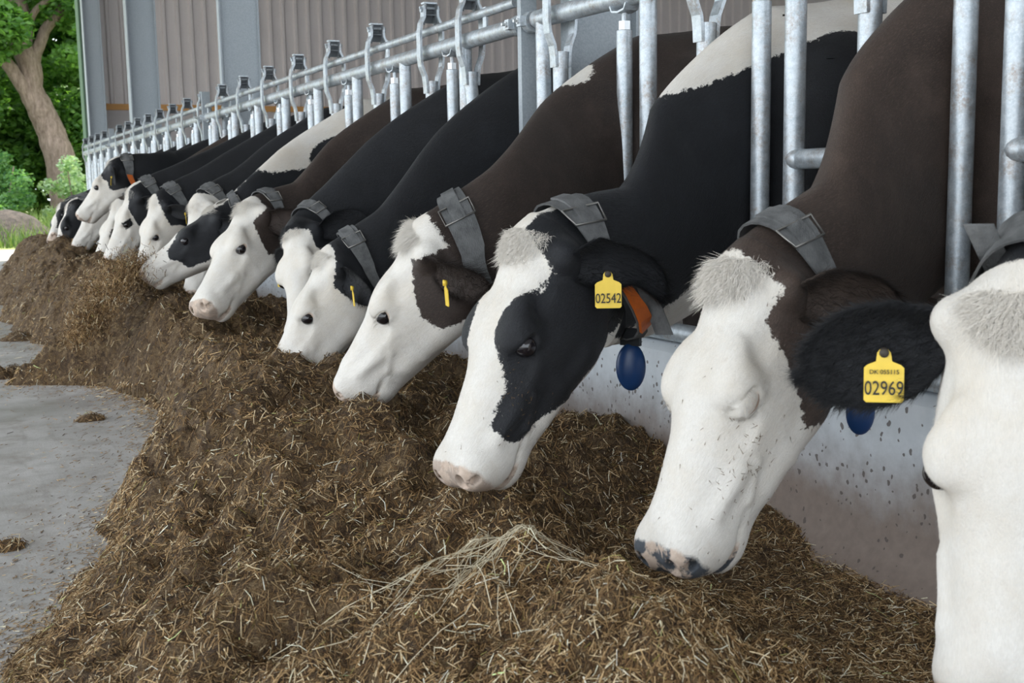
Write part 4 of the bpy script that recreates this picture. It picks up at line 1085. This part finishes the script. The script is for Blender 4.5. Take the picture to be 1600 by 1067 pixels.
def sample(n, a=.95, c=16.5, keep=True):
    u = rng.random(n); y = 1/(1/a-u*(1/a-1/c)); x = rng.uniform(-2.1, -.06, n); z = Hsil(x, y)
    d = np.stack([x, y, z], 1)-CAM; w_ = d @ _f; px = 800+1800*(d @ _r)/w_; py = 533.5-1800*(d @ _u)/w_
    m = (z > -.004) & (w_ > .2) & (px > -160) & (px < 1760) & (py < 1230)          # only the stretch the place shows, with a wide margin
    return x[m], y[m], z[m]
x, y, z = sample(240000); s = np.clip(y/2.2, .75, 5)
fibres('chopped_fibre', x, y, z, rng.gamma(2.0, .0062, len(x))*s**.35+.003, rng.uniform(.0009, .0025, len(x))*s**.6, [.14, .21, .24, .20, .13, .06, .02], parent=heap)
x, y, z = sample(9000, .95, 12); s = np.clip(y/2.2, .75, 4)
fibres('straw_piece', x, y, z, rng.uniform(.014, .048, len(x))*s**.2, rng.uniform(.0010, .0024, len(x))*s**.5, [.0, .0, .05, .15, .30, .30, .20], parent=heap, lift=.009, tilt=.35, bend=.3, segs=2)
# scattered bits on the bare floor beside the heap
n = 5500; u = rng.random(n); y = 1/(1/1.7-u*(1/1.7-1/11)); e = interp(y, EY, EX); x = e-rng.exponential(.16, n)+.02
n2 = 12000; u = rng.random(n2); y2 = 1/(1/1.7-u*(1/1.7-1/11)); x = np.concatenate([x, interp(y2, EY, EX)-rng.exponential(.035, n2)+.05]); y = np.concatenate([y, y2])
m_ = (x > -3.0); x, y = x[m_], y[m_]; s = np.clip(y/2.5, .8, 3)
fibres('floor_litter', x, y, np.maximum(.0005, Hsil(x, y)), rng.gamma(2, .0042, len(x))*s**.5+.002, rng.uniform(.0008, .0026, len(x))*s**.5, [.02, .10, .22, .28, .22, .12, .04], 'loose bits of chopped feed scattered on the bare concrete floor', tilt=.05, lift=.001)
# clump of feed in the air, tossed by the cow with the black eye patch
n = 12000; t = rng.random(n); cx = np.interp(t, [0, .35, .7, 1], [-.98, -1.12, -1.28, -1.40]); cy = np.interp(t, [0, .5, 1], [5.75, 5.55, 5.35]); cz = np.interp(t, [0, .3, .6, 1], [.50, .535, .44, .24])
r = .028+.034*np.sin(t*math.pi); g = rng.normal(0, 1, (n, 3))*r[:, None]*np.array([1, 1.4, .8])
o = fibres('tossed_silage', cx+g[:, 0], cy+g[:, 1], cz+g[:, 2], rng.gamma(2.0, .006, n)+.004, rng.uniform(.0014, .0032, n), [.13, .22, .25, .20, .12, .06, .02], 'clump of silage flung up in front of the cow with the black eye patch', tilt=1.0)
# long pale grass stems draped over the near hump
b = MB(); cols = []
for i in range(38):
    a = rng.normal(0, 1); x0 = -1.06+rng.normal(0, .06); y0 = 1.75+rng.normal(0, .05)
    ang = rng.choice([math.pi*1.23+rng.normal(0, .22), -.15+rng.normal(0, .35)], p=[.68, .32]); Lh = rng.uniform(.10, .36)
    pts = []; cv = rng.normal(0, 1.3)
    for t in np.linspace(-.12, Lh, 9):
        xx = x0+math.cos(ang+cv*t)*t; yy = y0+math.sin(ang+cv*t)*t; pts.append((xx, yy, float(Hsil(np.array([xx]), np.array([yy]))[0])+.012+.006*rng.random()))
    b.tube(pts, rng.uniform(.00045, .0009), 4)
me = b.mesh('long_straw', m_plain('pale_straw', (.70, .62, .45), .7, 0, .2, 40), True); o = obj('long_straw', me, heap); o['kind'] = 'stuff'

# ------------------------------------------------------------------ outside: trees, shrubs, meadow
def m_leaf(name, c1, c2):
    k = NT(name); a = k.attr('rnd').outputs['Fac']; c = k.mix(a, c1, c2); k.col(c); k.set(.5)
    tr = k.n('ShaderNodeBsdfTranslucent'); k.l(k.mix(1.0, c, (1.5, 1.6, .7), 'MULTIPLY'), tr.inputs[0])
    mx = k.n('ShaderNodeMixShader'); mx.inputs[0].default_value = .5; k.l(k.b.outputs[0], mx.inputs[1]); k.l(tr.outputs[0], mx.inputs[2]); k.l(mx.outputs[0], k.out.inputs[0]); return k.m
LEAF = m_leaf('tree_leaf', (.05, .14, .03), (.17, .33, .07)); LEAF2 = m_leaf('shrub_leaf', (.05, .15, .06), (.20, .35, .14)); GRASSL = m_leaf('grass_blade', (.10, .20, .05), (.34, .40, .16))
BARK = NT('bark'); _n = BARK.noise(3, 6, .7, BARK.scalev(BARK.pos(), (4, 4, 1.2))); BARK.col(BARK.mix(BARK.map(_n, .3, .7), (.11, .075, .055), (.34, .26, .21))); BARK.set(.9); BARK.bump(_n, .8, .05); BARK = BARK.m
def leaves(cents, rads, n, size, mat, name, parent, flat=.5):
    cents = np.array(cents, float); rads = np.array(rads, float); w_ = rads**2; i = rng.choice(len(cents), n, p=w_/w_.sum())
    d = rng.normal(size=(n, 3)); d /= np.linalg.norm(d, axis=1)[:, None]; r = rads[i]*rng.random(n)**.45
    c = cents[i]+d*r[:, None]*np.array([1, 1, .8])
    a = rng.normal(size=(n, 3)); a[:, 2] *= .5; a /= np.linalg.norm(a, axis=1)[:, None]; nn = rng.normal(size=(n, 3)); nn[:, 2] += .8; b_ = np.cross(nn, a); b_ /= np.linalg.norm(b_, axis=1)[:, None]
    s = size*rng.uniform(.6, 1.3, n)[:, None]; up = np.cross(a, b_)
    V = np.stack([c-a*s*.5, c+b_*s*.32+up*s*.08, c+a*s*.55-up*s*.06, c-b_*s*.32+up*s*.08], 1).reshape(-1, 3)
    Q = np.arange(4*n).reshape(-1, 4)
    me = mesh_np(name, V, Q, mat, False); attr(me, 'rnd', np.repeat(rng.random(n), 4)); o = obj(name, me, parent); o['kind'] = 'stuff'; return o
def branch(pts, r0, r1, name, parent, seg=12):
    pts = np.array(pts, float); t = np.linspace(0, 1, len(pts)*5); P = np.stack([np.interp(t, np.linspace(0, 1, len(pts)), pts[:, q]) for q in range(3)], 1)
    for _ in range(4): P[1:-1] = .5*P[1:-1]+.25*P[:-2]+.25*P[2:]
    P[1:-1] += rng.normal(0, r0*.06, P[1:-1].shape)
    b = MB(); b.tube(P, np.interp(t, [0, .1, 1], [r0*1.25, r0, r1]), seg); return b.build(name, BARK, parent, True)
TY = 30.
t = empty('tree', (.95, TY, 0)); tag(t, 'thick trunked leafy tree forking low beyond the open barn end', 'tree', 'trees beyond the barn')
branch([(0.0, 0, -.1), (-.02, 0, 1.2), (-.2, 0, 2.3), (-.62, 0, 3.25), (-.75, .1, 4.6), (-.9, .3, 7.5)], .40, .20, 'trunk', t, 16)
branch([(-.55, -.05, 2.9), (-.95, -.2, 3.7), (-1.5, -.3, 4.4), (-1.62, -.3, 5.2), (-1.85, -.2, 7)], .17, .09, 'branch', t)
branch([(-.65, 0, 3.6), (-.35, .0, 4.6), (.4, -.2, 5.6), (1.3, -.3, 6.2)], .15, .07, 'branch', t)
branch([(-.75, 0, 4.6), (-.3, -.3, 5.4), (1.0, -.5, 5.7)], .09, .04, 'branch', t)
cen = []; rad = []
for _ in range(70):
    cen.append((rng.uniform(-4.5, 3.2), rng.uniform(-1.2, 3.0), rng.uniform(2.2, 9.5))); rad.append(rng.uniform(.45, 1.0))
for _ in range(26): cen.append((rng.uniform(-4., 2.0), rng.uniform(.7, 3.0), rng.uniform(1.6, 5))); rad.append(rng.uniform(.4, .8))
for _ in range(16): cen.append((rng.uniform(-2.4, 1.6), rng.uniform(-1.6, -.6), rng.uniform(4.2, 6.8))); rad.append(rng.uniform(.25, .5))
for _ in range(13): cen.append((rng.uniform(-2.6, 1.6), rng.uniform(-1.9, -.8), rng.uniform(3.6, 7.5))); rad.append(rng.uniform(.22, .5))
leaves(cen, rad, 62000, .18, LEAF, 'foliage', t)
def far_tree(x, y, h, label):
    t = empty('tree', (x, y, 0)); tag(t, label, 'tree', 'trees beyond the barn')
    branch([(0, 0, -.1), (.1, 0, h*.3), (-.1, .1, h*.7)], .22, .08, 'trunk', t)
    c = [(rng.normal(0, 1.5), rng.normal(0, 1.0), rng.uniform(.12*h, h)) for _ in range(60)]; leaves(c, rng.uniform(.7, 1.4, 60), 13000, .36, LEAF if rng.random() < .5 else LEAF2, 'foliage', t)
for x, y, h, lab in ((-4.6, 35, 9, 'leafy tree standing behind and left of the thick trunk'), (-.6, 37, 10, 'leafy tree right behind the thick forked trunk'), (3.2, 36, 9, 'leafy tree partly hidden by the barn corner column'), (-9, 37, 10, 'leafy tree left of the frame beyond the yard'), (7.5, 38, 9, 'leafy tree behind the barn end wall')):
    far_tree(x, y, h, lab)
def shrub(x, y, r, h, label, mat=LEAF2, n=4200, size=.10):
    t = empty('shrub', (x, y, 0)); tag(t, label, 'shrub', 'shrubs at the meadow edge')
    for q in range(3): a = q*2.1; branch([(0, 0, -.05), (.3*r*math.cos(a), .3*r*math.sin(a), h*.4), (.5*r*math.cos(a), .5*r*math.sin(a), h*.8)], .03, .012, 'stem', t, 6)
    c = [(rng.normal(0, r*.5), rng.normal(0, r*.4), rng.uniform(.1*h, h*.92)) for _ in range(16)]; leaves(c, rng.uniform(.3, .5, 16)*r, n, size, mat, 'foliage', t)
shrub(-.75, 27.6, .85, 1.9, 'dark green shrub left of the tree trunk'); shrub(.95, 27.8, .75, 1.75, 'pale flowering shrub at the foot of the tree trunk', m_leaf('pale_leaf', (.20, .34, .20), (.62, .70, .58)))
shrub(-2.4, 28.3, .9, 1.6, 'green shrub at the left edge of the meadow'); shrub(2.6, 27.5, .9, 1.7, 'light green shrub beside the barn corner', LEAF2); shrub(-4.5, 28, 1.0, 1.7, 'shrub far left beyond the yard')
for x, lab in ((-5.6, 'tall hedge shrub left of the trunk behind the meadow'), (-2.6, 'tall hedge shrub just left behind the trunk'), (.4, 'tall hedge shrub behind the trunk'), (3.2, 'tall hedge shrub behind the barn corner')):
    shrub(x, 33.2, 1.9, 3.4, lab, LEAF, 6500, .24)
# tall meadow grass
n = 15000; x = rng.uniform(-9, 6, n); y = 21.5+rng.random(n)**1.3*6.5; h = rng.uniform(.25, .75, n)*np.interp(y, [21, 23, 28], [.35, .9, 1.3]); 
p = np.stack([x, y, np.full(n, -.01)], 1); d = np.stack([rng.normal(0, .22, n), rng.normal(0, .22, n), np.ones(n)], 1)
cu = np.stack([rng.normal(0, .22, n), rng.normal(0, .22, n), -.1*np.ones(n)], 1)
v, tt, ri = strands(p, d, h, .016, cu, 2); me = mesh_np('meadow_grass', v, tt, GRASSL, False); attr(me, 'rnd', rng.random(n)[ri]); o = obj('meadow_grass', me); tag(o, 'tall sunlit meadow grass between the yard and the trees', 'grass', kind='stuff')
# heap of dark soil in the meadow
a = np.linspace(-1.2, 1.2, 40); X, Y = np.meshgrid(a, a); r = np.hypot(X, Y*1.3); Z = .62*np.clip(1-(r/1.05)**1.6, -.05, 1)+.16*fbm(X, Y, 4, 4, 77)*np.clip(1.1-r, 0, 1)
V = np.stack([X, Y, Z], -1).reshape(-1, 3); i = (np.arange(39)[:, None]*40+np.arange(39)[None]).ravel()
so = NT('dark_soil'); q = so.noise(9, 6, .7, so.pos()); so.col(so.mix(so.map(q, .35, .65), (.025, .02, .017), (.10, .08, .065))); so.set(.9); so.bump(q, 1, .05)
o = obj('soil_heap', mesh_np('soil_heap', V, np.stack([i, i+1, i+41, i+40], 1), so.m), None, (-.75, 23.2, 0)); tag(o, 'low heap of dark soil lying in the meadow left of the far cow', 'soil heap')
